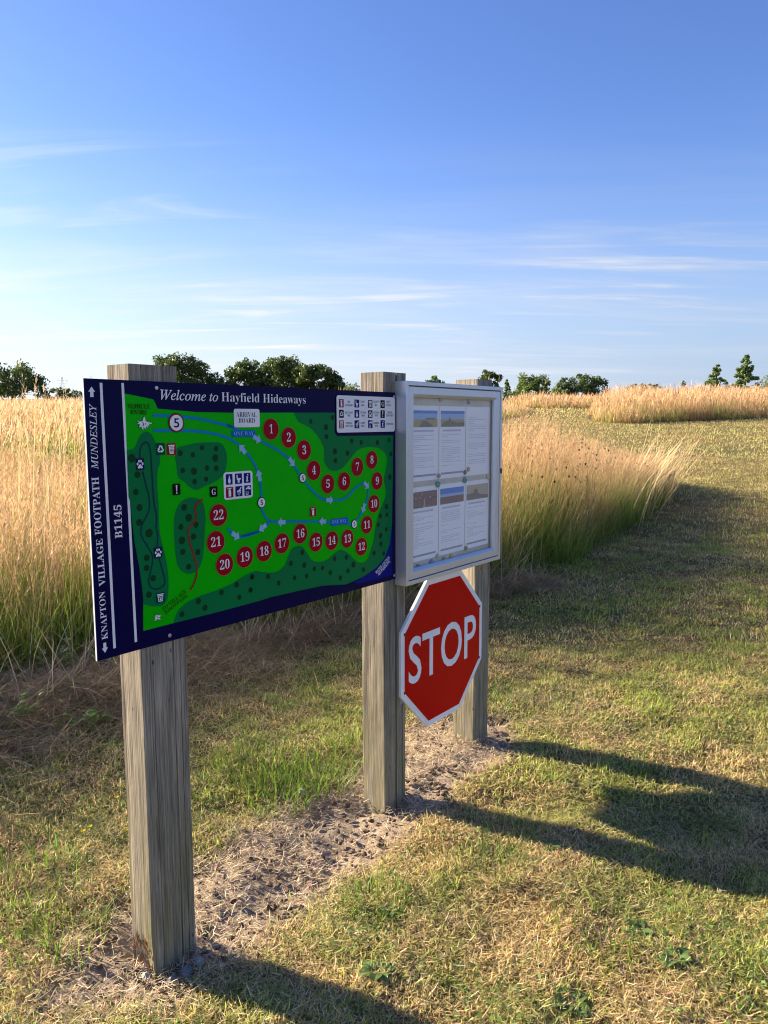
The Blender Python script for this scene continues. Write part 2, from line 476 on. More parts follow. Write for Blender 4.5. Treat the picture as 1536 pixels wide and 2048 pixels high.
# ------------------------------------------------------------------ flat artwork helpers (x along the sign line, z up, n towards the viewer)
def smooth(pts, k=4, closed=True):
    n_ = len(pts); out = []
    rngs = range(n_) if closed else range(n_ - 1)
    for i in rngs:
        g = (lambda j: pts[j % n_]) if closed else (lambda j: pts[min(max(j, 0), n_ - 1)])
        p0, p1, p2, p3 = g(i - 1), g(i), g(i + 1), g(i + 2)
        for s in range(k):
            t = s / k
            out.append(tuple(.5 * ((2 * p1[q]) + (-p0[q] + p2[q]) * t + (2 * p0[q] - 5 * p1[q] + 4 * p2[q] - p3[q]) * t * t + (-p0[q] + 3 * p1[q] - 3 * p2[q] + p3[q]) * t ** 3) for q in (0, 1)))
    if not closed: out.append(tuple(pts[-1]))
    return out
class Art:
    """flat coloured shapes lying on a panel; coordinates in metres on the panel"""
    def __init__(s): s.v = []; s.f = []; s.m = []; s.mats = []
    def mi(s, m):
        if m not in s.mats: s.mats.append(m)
        return s.mats.index(m)
    def poly(s, pts, m, lift):
        if len(pts) < 3: return
        b = len(s.v); s.v += [(p[0], -lift, p[1]) for p in pts]
        ar = sum(pts[i][0] * pts[(i + 1) % len(pts)][1] - pts[(i + 1) % len(pts)][0] * pts[i][1] for i in range(len(pts)))
        for t in tessellate_polygon([[Vector((p[0], p[1], 0)) for p in pts]]):
            a = [pts[i] for i in t]
            cr = (a[1][0] - a[0][0]) * (a[2][1] - a[0][1]) - (a[2][0] - a[0][0]) * (a[1][1] - a[0][1])
            if abs(cr) < 1e-12: continue
            s.f.append(tuple(b + i for i in (t if cr > 0 else t[::-1]))); s.m.append(s.mi(m))
    def tris(s, V2, F, m, lift):
        b = len(s.v); s.v += [(p[0], -lift, p[1]) for p in V2]
        for f in F:
            a = [V2[i] for i in f[:3]]
            cr = (a[1][0] - a[0][0]) * (a[2][1] - a[0][1]) - (a[2][0] - a[0][0]) * (a[1][1] - a[0][1])
            s.f.append(tuple(b + i for i in (f if cr > 0 else f[::-1]))); s.m.append(s.mi(m))
    def disc(s, c, r, m, lift, n_=36, ry=None):
        ry = ry or r
        s.poly([(c[0] + r * math.cos(2 * math.pi * k / n_), c[1] + ry * math.sin(2 * math.pi * k / n_)) for k in range(n_)], m, lift)
    def rrect(s, x0, y0, x1, y1, r, m, lift):
        p = []
        for cx, cy, a in ((x1 - r, y1 - r, 0), (x0 + r, y1 - r, 90), (x0 + r, y0 + r, 180), (x1 - r, y0 + r, 270)):
            p += [(cx + r * math.cos(R(a + q * 18)), cy + r * math.sin(R(a + q * 18))) for q in range(6)]
        s.poly(p, m, lift)
    def stroke(s, pts, w, m, lift):
        pts = [Vector(p) for p in pts]; L_, R_ = [], []
        for i, p in enumerate(pts):
            t = (pts[min(i + 1, len(pts) - 1)] - pts[max(i - 1, 0)]).normalized(); nn = Vector((-t.y, t.x)) * w / 2
            L_.append(p + nn); R_.append(p - nn)
        V2 = [tuple(p) for p in L_ + R_]; k = len(pts)
        s.tris(V2, [(i, i + 1, k + i + 1, k + i) for i in range(k - 1)], m, lift)
    def text(s, body, style, p, q, cap, m, lift):
        """text from baseline point p to baseline point q, capital height cap"""
        V, F, h = glyphs(body, style)
        x0 = V[:, 0].min(); x1 = V[:, 0].max()
        d = Vector(q) - Vector(p); L_ = d.length; d.normalize(); up = Vector((-d.y, d.x))
        sx = L_ / (x1 - x0); sy = cap / h
        V2 = [(p[0] + d.x * (a - x0) * sx + up.x * b * sy, p[1] + d.y * (a - x0) * sx + up.y * b * sy) for a, b in V]
        s.tris(V2, F, m, lift)
    def build(s, name, parent, n0=0.0):
        me = bpy.data.meshes.new(name); me.from_pydata(s.v, [], s.f)
        for m in s.mats: me.materials.append(m)
        me.polygons.foreach_set('material_index', s.m); me.update()
        o = link(name, me, parent); o.location = (0, -n0, 0)
        return o
_gc = {}
def styled(body, style):
    up, lo, dg = {'b': (0x1D400, 0x1D41A, 0x1D7CE), 'm': (0x1D400, 0x1D41A, 0x1D7CE), 'r': (0x1D400, 0x1D41A, 0x1D7CE), 'i': (0x1D434, 0x1D44E, None)}.get(style, (None,) * 3)
    out = ''
    for ch in body:
        if up and 'A' <= ch <= 'Z': out += chr(up + ord(ch) - 65)
        elif lo and 'a' <= ch <= 'z': out += chr(lo + ord(ch) - 97) if not (style == 'i' and ch == 'h') else '\u210e'
        elif dg and ch.isdigit(): out += chr(dg + int(ch))
        else: out += ch
    return out
def glyphs(body, style):
    key = (body, style)
    if key in _gc: return _gc[key]
    def mk(txt):
        c = bpy.data.curves.new('glyph', 'FONT'); c.body = txt; c.resolution_u = 4
        if style == 'r': c.offset = -.010
        if style == 'm': c.offset = -.006
        if style == 'i': c.offset = .006
        if style == 'S': c.offset = .010
        o = bpy.data.objects.new('glyph', c); COL.objects.link(o)
        me = bpy.data.meshes.new_from_object(o.evaluated_get(bpy.context.evaluated_depsgraph_get()))
        V = np.array([v.co[:2] for v in me.vertices]); F = [tuple(p.vertices) for p in me.polygons]
        bpy.data.objects.remove(o); bpy.data.curves.remove(c); bpy.data.meshes.remove(me)
        return V, F
    V, F = mk(styled(body, style))
    H, _ = mk(styled('H', style))
    _gc[key] = (V, F, H[:, 1].max())
    return _gc[key]

def bars(name, boxes_, parent, m, bev=.0):
    """several boxes (x0,x1,y0,y1,z0,z1) as one part"""
    bm = bmesh.new()
    for x0, x1, y0, y1, z0, z1 in boxes_:
        r = bmesh.ops.create_cube(bm, size=1)
        for v in r['verts']:
            v.co = Vector(((x0 + x1) / 2 + v.co.x * (x1 - x0), (y0 + y1) / 2 + v.co.y * (y1 - y0), (z0 + z1) / 2 + v.co.z * (z1 - z0)))
    if bev: bmesh.ops.bevel(bm, geom=list(bm.edges), offset=bev, segments=2, profile=.5, affect='EDGES')
    me = bpy.data.meshes.new(name); bm.to_mesh(me); bm.free()
    return link(name, me, parent, [m])
def prism(name, pts, y0, y1, parent, m, bev=0):
    """outline in x,z extruded from y0 (front) to y1 (back)"""
    bm = bmesh.new()
    a = [bm.verts.new((p[0], y0, p[1])) for p in pts]; b = [bm.verts.new((p[0], y1, p[1])) for p in pts]
    bm.faces.new(a); bm.faces.new(b[::-1])
    for k in range(len(pts)): bm.faces.new((a[k], b[k], b[(k + 1) % len(pts)], a[(k + 1) % len(pts)]))
    bmesh.ops.recalc_face_normals(bm, faces=bm.faces)
    if bev: bmesh.ops.bevel(bm, geom=list(bm.edges), offset=bev, segments=2, profile=.5, affect='EDGES')
    me = bpy.data.meshes.new(name); bm.to_mesh(me); bm.free()
    return link(name, me, parent, [m])
def knob(name, c, r, depth, parent, m, n_=16, dome=.5):
    """round head standing out of a panel towards the viewer (-y)"""
    bm = bmesh.new(); rows = []
    for rr, yy in ((1, 0), (1, -depth * .5), (.85, -depth * .82), (.5, -depth)):
        rows.append([bm.verts.new((c[0] + r * rr * math.cos(2 * math.pi * k / n_), c[1] + yy, c[2] + r * rr * math.sin(2 * math.pi * k / n_))) for k in range(n_)])
    for a, b in zip(rows, rows[1:]):
        for k in range(n_): bm.faces.new((a[k], a[(k + 1) % n_], b[(k + 1) % n_], b[k]))
    bm.faces.new(rows[-1]); bm.faces.new(rows[0][::-1])
    bmesh.ops.recalc_face_normals(bm, faces=bm.faces)
    me = bpy.data.meshes.new(name); bm.to_mesh(me); bm.free()
    return link(name, me, parent, [m])

# ------------------------------------------------------------------ the map board
def print_mat(name, rgb, rough=.32):
    m = mat(name, rgb, rough, 0, .07); n = N(m)
    g = n.n('ShaderNodeNewGeometry')
    v = n.noise(g.outputs['Position'], 5, 5, .6)
    n.l(n.mix(1.0, rgb, n.ramp(v, [(.3, (.93, .93, .93)), (.7, (1.05, 1.05, 1.05))]), 'MULTIPLY'), n.b.inputs['Base Color'])
    rr = n.n('ShaderNodeMapRange'); rr.inputs['To Min'].default_value = rough - .06; rr.inputs['To Max'].default_value = rough + .1
    n.l(n.noise(g.outputs['Position'], 14, 4), rr.inputs['Value']); n.l(rr.outputs[0], n.b.inputs['Roughness'])
    return m
K_NAVY = print_mat('print_navy', (.0025, .002, .05))
K_WHITE = print_mat('print_white', (.86, .85, .85), .4)
K_GREEN = print_mat('print_green', (.0, .48, .002))
K_WOODS = print_mat('print_dark_green', (.0, .18, .05))
K_DOT = print_mat('print_tree_dot', (.004, .05, .014))
K_ROAD = print_mat('print_blue_road', (.004, .23, .50))
K_RED = print_mat('print_red', (.32, .002, .014))
K_RIM = print_mat('print_rim', (.42, .10, .05))
K_LOOP = print_mat('print_navy_path', (.006, .03, .07))
K_PATH = print_mat('print_red_path', (.24, .03, .02))
K_DARK = print_mat('print_dark_text', (.02, .045, .004))
K_BLUE = print_mat('print_icon_blue', (.010, .012, .16))
K_ICNV = print_mat('print_icon_navy', (.012, .008, .06))
K_BLK = print_mat('print_black', (.005, .005, .006))
K_TEAL = print_mat('print_teal', (.0, .06, .045))
K_ICRD = print_mat('print_icon_red', (.24, .006, .012))
K_SIGNR = print_mat('print_sign_red', (.45, .03, .03))
K_WATER = print_mat('print_water', (.004, .006, .20))
K_GLOW = print_mat('print_road_label', (.0, .13, .55))
K_LTBL = print_mat('print_light_blue', (.30, .50, .72))
KI = {'teal': K_TEAL, 'red': K_ICRD, 'navy': K_ICNV, 'black': K_BLK, 'blue': K_BLUE}
M_ALU = mat('aluminium', (.60, .64, .72), .30, .62); 
n = N(M_ALU); g = n.n('ShaderNodeTexCoord')
rr = n.n('ShaderNodeMapRange'); rr.inputs['To Min'].default_value = .30; rr.inputs['To Max'].default_value = .5
n.l(n.noise(n.mapping(g.outputs['Object'], (40, 40, 40)), 1, 5), rr.inputs['Value']); n.l(rr.outputs[0], n.b.inputs['Roughness'])
M_STEEL = mat('screw_steel', (.5, .5, .5), .35, .9)
M_BLACK = mat('black_plastic', (.012, .012, .013), .45)
mm = lambda pts: [(p[0] * .001, p[1] * .001) for p in pts]

def icon(a, kind, cx, cy, w, h, m, lift, bg_m):
    """white pictogram in a box of size w x h round (cx, cy)"""
    T = lambda pts: [(cx + (p[0] - .5) * w, cy + (p[1] - .5) * h) for p in pts]
    d = lambda x, y, rx, ry: a.disc((cx + (x - .5) * w, cy + (y - .5) * h), rx * w, m, lift, 20, ry * h)
    if kind == 'ext':
        a.poly(T([(.33, .1), (.67, .1), (.67, .62), (.6, .7), (.57, .78), (.43, .78), (.40, .7), (.33, .62)]), m, lift)
        a.poly(T([(.40, .80), (.62, .80), (.86, .92), (.60, .90), (.40, .90)]), m, lift)
        a.poly(T([(.30, .66), (.34, .70), (.26, .84), (.40, .86), (.40, .90), (.18, .88)]), m, lift)
    elif kind == 'toilet':
        a.poly(T([(.22, .88), (.36, .88), (.38, .55), (.80, .55), (.78, .42), (.60, .30), (.66, .12), (.34, .12), (.38, .32), (.24, .45)]), m, lift)
    elif kind == 'i':
        d(.58, .82, .10, .08); a.poly(T([(.34, .64), (.64, .66), (.54, .24), (.66, .26), (.64, .16), (.34, .12), (.42, .56), (.32, .56)]), m, lift)
    elif kind == 'drop':
        a.poly(smooth(T([(.5, .9), (.6, .6), (.7, .34), (.62, .16), (.5, .11), (.38, .16), (.3, .34), (.4, .6)]), 3), m, lift)
    elif kind == 'shower':
        a.poly(T([(.76, .90), (.88, .84), (.66, .62), (.80, .56), (.76, .46), (.24, .46), (.20, .56), (.50, .62)]), m, lift)
        for x, y in ((.32, .36), (.5, .36), (.68, .36), (.38, .24), (.62, .24), (.5, .14)): d(x, y, .06, .05)
    elif kind == 'tap':
        a.poly(T([(.46, .92), (.84, .92), (.84, .86), (.70, .84), (.70, .78), (.92, .74), (.92, .58), (.66, .60), (.46, .64), (.34, .70), (.30, .58), (.22, .58), (.22, .72), (.40, .80), (.60, .80), (.60, .86), (.46, .86)]), m, lift)
        a.poly(T([(.20, .44), (.27, .44), (.27, .16), (.48, .16), (.48, .44), (.55, .44), (.55, .09), (.20, .09)]), m, lift)
    elif kind == 'paw':
        a.poly(smooth(T([(.5, .50), (.68, .36), (.80, .24), (.72, .12), (.5, .17), (.28, .12), (.20, .24), (.32, .36)]), 3), m, lift)
        for x, y in ((.20, .52), (.38, .75), (.62, .75), (.80, .52)): d(x, y, .10, .12)
    elif kind == 'bang':
        a.poly(T([(.40, .88), (.60, .88), (.55, .32), (.45, .32)]), m, lift); d(.5, .18, .09, .07)
    elif kind == 'G':
        a.text('G', 'b', T([(.24, .22)])[0], T([(.78, .22)])[0], h * .56, m, lift)
    elif kind in ('bin', 'poobin'):
        a.poly(T([(.12, .88), (.88, .88), (.88, .78), (.12, .78)]), m, lift)
        a.poly(T([(.18, .74), (.82, .74), (.74, .10), (.26, .10)]), m, lift)
        if kind == 'bin':
            for y in (.64, .52, .40, .28): a.poly(T([(.26, y), (.74, y), (.73, y - .05), (.27, y - .05)]), bg_m, lift + .0003)
        else:
            a.poly(T([(.28, .64), (.72, .64), (.68, .20), (.32, .20)]), bg_m, lift + .0003)
            a.poly(smooth(T([(.5, .46), (.62, .36), (.58, .26), (.42, .26), (.38, .36)]), 3), m, lift + .0006)
            for x in (.40, .5, .60): a.disc((cx + (x - .5) * w, cy + .04 * h), .045 * w, m, lift + .0006, 10, .045 * h)
    elif kind == 'recycle':
        for k in range(3):
            an = math.radians(90 + 120 * k); rot = lambda p: (.5 + .40 * (p[0] * math.cos(an - math.pi / 2) - p[1] * math.sin(an - math.pi / 2)), .48 + .36 * (p[0] * math.sin(an - math.pi / 2) + p[1] * math.cos(an - math.pi / 2)))
            a.poly(T([rot(p) for p in [(-.62, .25), (-.32, .90), (.22, .90), (.40, .62), (.62, .72), (.46, .10), (-.02, .36), (.16, .46), (.06, .58), (-.14, .58), (-.34, .10)]]), m, lift)

def hand(a, cx, cy, w, h, ang, m, edge, lift):
    """the pointing-hand pictogram: forefinger out, thumb up, three folded fingers, cuff"""
    c, s_ = math.cos(ang), math.sin(ang)
    T = lambda pts: [(cx + (p[0] * c - p[1] * s_) * w, cy + (p[0] * s_ + p[1] * c) * h) for p in pts]
    body = [(-.48, .22), (-.30, .14), (-.10, .16), (-.06, .40), (.02, .50), (.06, .40), (.08, .16), (.26, .10), (.50, .03), (.48, -.03), (.24, -.02), (.34, -.12), (.30, -.17), (.18, -.12), (.24, -.26), (.19, -.30), (.07, -.18), (.10, -.36), (.03, -.40), (-.06, -.22), (-.08, -.44), (-.16, -.44), (-.20, -.22), (-.34, -.30), (-.28, -.08), (-.46, .02), (-.32, .06)]
    a.poly(T([(p[0] * 1.10, p[1] * 1.10) for p in body]), edge, lift); a.poly(T(body), m, lift + .0003)
    a.stroke(T([(-.10, .10), (-.06, -.06), (-.10, -.20)]), .05 * w, edge, lift + .0006); a.stroke(T([(.05, .02), (.10, -.08)]), .04 * w, edge, lift + .0006)
# ------------------------------------------------------------------ artwork of the map board, in millimetres on the board
A_polys = {'field':[(107.5,649.1),(149.2,643.0),(189.0,636.5),(195.7,626.3),(201.4,613.5),(270.2,609.2),(324.0,605.7),(456.1,604.6),(551.5,605.4),(876.7,608.1),(885.8,606.2),(882.4,545.7),(894.7,531.3),(1202.9,528.7),(1200.1,363.1),(1198.0,331.7),(1195.3,210.6),(1179.1,131.2),(1149.6,86.6),(1104.5,61.2),(1023.5,38.4),(934.5,28.2),(817.7,44.6),(694.0,48.3),(579.6,50.1),(543.6,48.1),(392.5,46.2),(226.4,46.6),(132.2,46.1),(135.5,126.5),(134.0,157.2),(127.3,218.8),(117.3,280.2),(112.4,340.1),(110.4,381.7),(105.8,393.8),(105.8,466.9)],'wood1':[(106.3,510.6),(128.2,515.8),(139.1,536.1),(153.3,552.0),(170.7,554.8),(184.3,541.2),(194.3,520.0),(201.1,504.7),(202.0,474.5),(194.3,456.7),(191.3,417.5),(192.8,371.7),(192.2,326.0),(194.6,285.8),(204.3,244.5),(212.3,202.9),(214.7,158.8),(209.9,118.8),(196.5,102.5),(178.3,101.4),(153.5,107.8),(135.1,115.9),(134.0,157.2),(127.3,218.8),(117.3,280.2),(112.4,340.1),(110.4,381.7),(105.8,393.8),(105.8,466.9)],'wood2':[(256.3,510.8),(283.0,517.8),(321.9,523.2),(362.0,523.9),(403.2,521.3),(419.7,504.6),(425.6,484.6),(422.9,458.3),(411.7,432.5),(379.9,414.7),(342.9,404.2),(314.8,396.5),(291.6,407.7),(276.6,421.2),(257.9,434.8),(253.1,466.1),(250.1,490.9)],'wood3':[(239.8,321.1),(246.1,345.4),(263.7,368.9),(294.7,377.4),(326.0,370.1),(339.5,349.6),(344.0,316.8),(342.6,307.2),(337.3,259.1),(330.1,211.2),(317.4,183.8),(289.3,170.4),(262.4,179.4),(244.0,204.4),(239.5,242.9),(237.7,287.0)],'wood4':[(695.8,606.6),(717.3,578.2),(761.8,562.6),(801.7,534.8),(830.8,494.5),(833.5,450.4),(854.3,425.3),(884.8,417.6),(922.3,426.0),(960.6,453.4),(999.9,481.3),(1046.8,490.6),(1095.0,489.2),(1137.5,477.1),(1166.5,449.7),(1159.4,410.1),(1148.6,370.8),(1159.7,321.1),(1138.1,282.8),(1113.1,245.2),(1095.3,197.1),(1088.4,162.8),(1072.8,133.2),(1054.2,100.4),(1023.5,89.2),(987.5,102.3),(952.3,130.3),(912.1,150.9),(878.4,144.3),(839.9,127.5),(797.1,126.5),(765.8,138.3),(745.5,162.6),(725.5,184.8),(700.7,191.6),(676.1,186.1),(661.3,167.3),(646.5,141.8),(617.9,125.5),(580.8,126.3),(544.8,135.3),(518.9,140.7),(482.2,134.4),(428.6,117.5),(372.8,108.7),(311.3,103.3),(271.7,94.5),(244.4,80.6),(232.6,63.8),(226.4,46.6),(392.5,46.2),(543.6,48.1),(579.6,50.1),(694.0,48.3),(817.7,44.6),(934.5,28.2),(1023.5,38.4),(1104.5,61.2),(1149.6,86.6),(1179.1,131.2),(1195.3,210.6),(1198.0,331.7),(1200.1,363.1),(1202.9,528.7),(894.7,531.3),(882.4,545.7),(885.8,606.2),(876.7,608.1)],'water':[(1020.4,35.0),(1104.5,59.2),(1149.6,84.6),(1179.1,129.2),(1192.7,198.7),(1196.9,169.7),(1193.7,16.7),(1085.5,16.3),(999.3,19.1),(975.4,27.8)]}
A_D = [(119.0,490.6,10.8),(133.5,448.5,8.6),(126.4,405.5,8.2),(135.4,365.3,8.9),(132.5,327.7,8.9),(266.1,498.1,8.3),(307.4,492.0,7.4),(338.3,510.1,7.2),(387.0,506.1,7.9),(383.5,480.3,10.4),(272.4,452.1,7.6),(309.0,447.7,10.2),(353.4,454.1,7.7),(385.7,451.9,7.9),(310.3,419.7,7.8),(349.4,424.1,7.3),(272.8,353.0,9.2),(286.3,324.2,10.9),(310.4,301.9,8.7),(260.0,301.7,8.3),(160.3,296.9,11.3),(150.3,234.2,8.8),(148.8,208.0,8.4),(167.3,178.4,8.6),(152.6,137.7,8.5),(261.7,265.2,10.6),(300.5,271.0,8.7),(263.1,234.3,8.4),(313.3,226.5,8.7),(280.9,190.9,8.5),(309.8,90.5,8.8),(331.4,67.3,9.0),(253.5,65.3,8.5),(391.6,99.3,8.5),(448.2,112.5,8.8),(457.2,73.7,8.0),(508.5,124.9,8.3),(500.9,87.0,8.2),(770.5,580.0,7.9),(841.4,561.3,10.2),(843.0,530.9,8.4),(874.7,592.0,8.6),(883.9,482.0,10.5),(947.8,473.8,9.0),(886.2,451.4,8.7),(970.5,514.3,9.1),(1019.8,507.4,8.7),(1110.4,505.3,9.2),(1177.2,512.7,8.8),(1188.4,462.2,8.9),(1181.5,380.0,11.1),(1161.4,274.1,11.0),(1126.0,243.1,9.4),(1163.7,244.7,8.8),(1114.6,213.2,8.6),(1160.3,191.4,8.6),(1126.6,172.8,11.0),(1128.0,142.7,9.7),(1088.5,114.5,8.9),(1144.3,105.5,8.5),(722.8,168.6,9.1),(670.6,141.0,8.8),(730.9,126.3,9.2),(877.2,125.8,8.9),(937.8,121.7,9.2),(973.8,90.8,10.7),(945.1,73.4,8.7),(1027.7,64.3,9.2),(777.5,107.0,8.4),(816.6,103.5,8.0),(854.3,82.1,8.8),(740.7,89.4,8.2),(685.7,92.8,7.8),(904.9,55.2,9.1),(616.4,88.0,8.0),(572.9,115.7,8.2),(508.4,124.5,7.9),(502.1,86.9,7.8)]
A_N = [(597.1,557.4),(670.6,531.1),(737.4,490.5),(780.5,425.0),(846.7,377.2),(928.4,380.2),(997.8,425.3),(1077.6,445.7),(1107.2,370.3),(1088.3,290.7),(1048.0,220.4),(1017.5,147.2),(942.6,184.6),(863.2,188.1),(786.1,193.1),(714.5,229.2),(633.2,209.0),(558.3,195.2),(481.6,188.6),(405.3,177.7),(376.0,246.1),(388.2,320.6)]
A_fives = [(256.2,577.5,23.5),(728.1,404.4,14.5),(551.9,342.0,15.5),(978.8,230.6,14.5)]
A_roads = [[(186.7,596.4),(232.7,595.1),(284.9,592.3),(343.3,586.2),(404.4,575.0),(450.9,563.3),(428.8,571.6),(451.3,562.8),(492.7,546.6),(545.3,527.8),(589.7,508.6),(630.5,490.7),(661.9,472.7),(683.1,456.7),(699.2,436.8),(715.4,416.7),(743.0,387.9),(771.3,362.4),(805.9,337.9),(841.6,324.9),(884.3,320.6),(928.2,322.0),(966.8,339.9),(993.1,357.1),(1026.4,365.5),(1050.2,357.5),(1057.0,337.5),(1050.2,307.8),(1029.8,275.0),(999.5,247.9),(976.3,231.1),(953.5,233.6),(865.4,250.0),(747.4,264.8),(653.9,274.6),(586.2,283.1),(566.2,299.3),(554.1,322.7),(552.0,345.0),(552.6,381.7),(548.1,407.6),(538.8,437.4),(519.9,467.2),(496.4,493.1),(468.7,515.2),(432.5,533.4),(401.4,542.6),(342.5,552.9),(284.0,556.7),(185.6,558.5)],[(586.2,283.1),(578.6,276.2),(551.4,262.6),(520.4,254.6),(468.9,250.9),(539.7,257.0),(498.0,249.7),(457.6,250.4),(436.0,263.8),(421.3,282.3)]]
A_arrows = [(526.0,536.3,555.0,523.1),(492.8,490.8,472.2,512.6),(547.9,408.6,541.0,436.3),(671.4,467.5,692.7,443.7),(839.7,325.1,870.1,322.6),(1034.9,369.4,1058.8,348.4),(1034.9,293.1,1024.7,268.2),(833.8,255.4,804.1,258.5),(647.2,273.0,618.3,276.0),(568.4,273.3,539.2,260.0),(440.3,261.6,457.6,249.4)]
A_loop = [[(141.8,490.6),(143.2,507.8),(149.9,522.4),(161.1,529.0),(170.1,521.9),(174.6,496.9),(175.6,459.4),(177.0,409.1),(178.8,371.2),(185.2,337.7),(182.1,312.6),(186.2,289.2),(182.3,259.0)],[(187.9,227.5),(196.1,195.4),(202.8,165.8),(197.9,153.6),(184.1,148.2),(172.1,149.0),(157.6,158.0),(153.0,174.1),(158.6,193.5),(166.2,217.9),(166.8,238.2),(156.3,259.9),(139.7,287.2),(135.9,302.6),(140.8,322.1),(155.9,343.1),(164.8,364.9),(163.3,395.1),(154.3,430.7),(148.4,455.8)]]
A_red = [(337.2,369.8),(317.8,361.2),(307.6,346.1),(310.9,323.4),(300.7,308.4),(284.7,294.2),(284.1,268.8),(293.0,235.7),(302.1,208.7),(307.4,182.1),(304.8,159.8),(294.4,138.8),(282.3,126.4)]
A_stripes = [[(44.2,672.9),(47.7,20.9)],[(102.8,674.7),(109.0,22.4)]]
A_texts = {'navy':[('KNAPTON','m',(30.3,49.6),(28.1,170.0),15.8),('VILLAGE','b',(30.8,183.4),(28.5,299.9),17.1),('FOOTPATH','b',(28.0,310.0),(26.3,449.6),18.6),('MUNDESLEY','i',(26.3,467.9),(28.5,623.3),17.5),('B1145','b',(83.2,294.7),(84.3,377.4),20.3),('Welcome to','i',(211.0,637.0),(400.3,635.7),25.2),('Hayfield Hideaways','r',(412.3,636.1),(749.5,634.8),24.7)],'dark':[('VEHICLE','b',(112.3,613.2),(178.4,613.5),11.1),('ENTRY','b',(120.8,599.5),(168.5,598.6),10.8),('TO VILLAGE','r',(193.4,85.3),(271.3,122.9),11.1),('FOOTPATH','r',(202.3,75.4),(274.0,108.6),10.7)],'arrival':[('ARRIVAL','r',(462.4,593.1),(540.1,592.7),13.9),('BOARD','r',(470.9,576.7),(533.0,576.6),13.2)],'oneway':[('ONE WAY','r',(452.2,540.8),(527.0,540.7),11.3),('ONE WAY','r',(863.5,244.1),(937.4,240.4),12.5)],'water':[('WATER CAUTION','b',(1099.4,36.0),(1179.3,83.2),11.9),('NO PADDLING','b',(1113.5,26.9),(1182.7,69.6),12.4)],'legend':[('FIRE','s',(948.8,640.8),(961.9,641.1),6.7),('EXTINGUISHER','s',(935.8,629.3),(975.1,629.9),6.7),('TOILET','s',(1016.1,642.1),(1039.7,642.5),6.8),('SHACK','s',(1018.1,630.5),(1037.8,630.8),6.8),('DOG POO','s',(1087.2,643.4),(1116.0,643.9),7.0),('BIN','s',(1095.4,631.7),(1107.8,631.8),6.9),('GREY','s',(1162.3,644.7),(1184.1,645.1),7.1),('WATER','s',(1159.7,632.6),(1186.9,633.0),7.1),('RECYCLING','s',(935.7,605.2),(975.0,605.5),6.6),('BIN','s',(948.6,595.5),(961.8,595.5),6.7),('POT WASH','s',(1016.1,605.8),(1045.7,606.0),6.8),('SHACK','s',(1021.6,595.8),(1040.1,595.9),6.8),('DOG WALK','s',(1087.3,606.3),(1118.2,606.5),7.0),('PATH','s',(1095.0,596.1),(1110.5,596.1),7.0),('CHEMICAL','s',(1163.8,606.9),(1196.6,607.1),7.1),('DUMP POINT','s',(1159.8,596.4),(1200.8,596.5),7.2),('GENERAL','s',(939.9,570.5),(970.5,570.4),6.7),('WASTE BIN','s',(935.5,561.1),(974.9,560.9),6.7),('SHOWER','s',(1016.1,570.2),(1039.7,570.1),6.8),('SHACK','s',(1018.0,560.6),(1037.8,560.5),6.9),('DRINKING','s',(1087.4,570.0),(1118.3,569.9),7.0),('WATER','s',(1093.1,560.1),(1112.5,560.0),7.0),('INFORMATION','s',(1160.0,566.5),(1201.0,566.3),7.1)]}
A_icons = [('recycle','teal',204.3,510.7,26.3,30.2),('bin','red',238.2,509.2,27.0,29.7),('paw','navy',141.4,474.7,24.3,29.6),('paw','navy',184.8,243.2,25.8,29.1),('bang','black',249.6,403.1,24.8,30.1),('G','black',373.4,387.5,26.7,29.3),('poobin','teal',186.4,123.9,27.1,26.3),('ext','red',774.1,293.1,27.7,28.6)]
A_fac = [('drop','blue',430.1,418.2,24.5,29.9),('toilet','blue',464.6,418.2,26.4,29.6),('i','blue',497.4,418.4,25.6,28.9),('ext','red',430.6,381.6,27.1,29.9),('shower','blue',464.8,382.0,26.4,29.3),('tap','blue',498.7,382.1,26.2,30.0)]
A_lic = [('ext','red',917.2,638.9,23.2,27.2),('toilet','blue',996.8,639.2,25.1,26.3),('poobin','black',1069.2,638.7,24.5,26.4),('G','black',1139.1,639.1,24.7,28.0),('recycle','black',917.0,604.4,23.3,26.2),('drop','blue',996.7,604.7,25.2,26.4),('paw','navy',1069.2,604.2,24.4,25.9),('bang','black',1139.2,604.3,24.8,27.2),('bin','red',916.9,569.8,23.2,26.3),('shower','blue',996.6,569.5,25.2,26.9),('tap','blue',1069.2,569.6,24.5,27.5),('i','blue',1139.3,570.0,24.8,26.8)]
A_boxes = {'legend':[(893.5,664.6),(1211.0,664.1),(1211.8,542.8),(894.7,542.7)],'fac':[(409.7,438.6),(517.5,438.7),(518.3,360.7),(412.3,362.4)],'arrival':[(453.7,616.1),(551.7,615.1),(550.8,563.9),(455.0,566.3)],'ow1':[(444.3,554.8),(533.5,552.5),(533.2,537.0),(443.9,538.5)],'ow2':[(859.3,258.9),(943.9,254.4),(947.1,236.4),(859.2,242.5)]}
A_hands = [(158.6,576.3,50.1,36.8),(174.8,72.5,26.8,18.5)]
A_bolts = [(200.5,666.0),(212.5,15.7),(1215.5,667.3),(1218.0,14.0)]
A_sarrow = [(19.0,651.0,17.7,24.3),(21.2,28.6,16.5,25.4)]
BW, BH = 1.2176, .682
p = on_line(-.1267, .006)
board = empty('map_board', (p[0], p[1], .9156), 'navy and green printed site map board, screwed across the two nearest posts', 'map board', None, YAW)
pn = prism('panel', [(0, 0), (BW, 0), (BW, BH), (0, BH)], 0, .0058, board, K_NAVY)
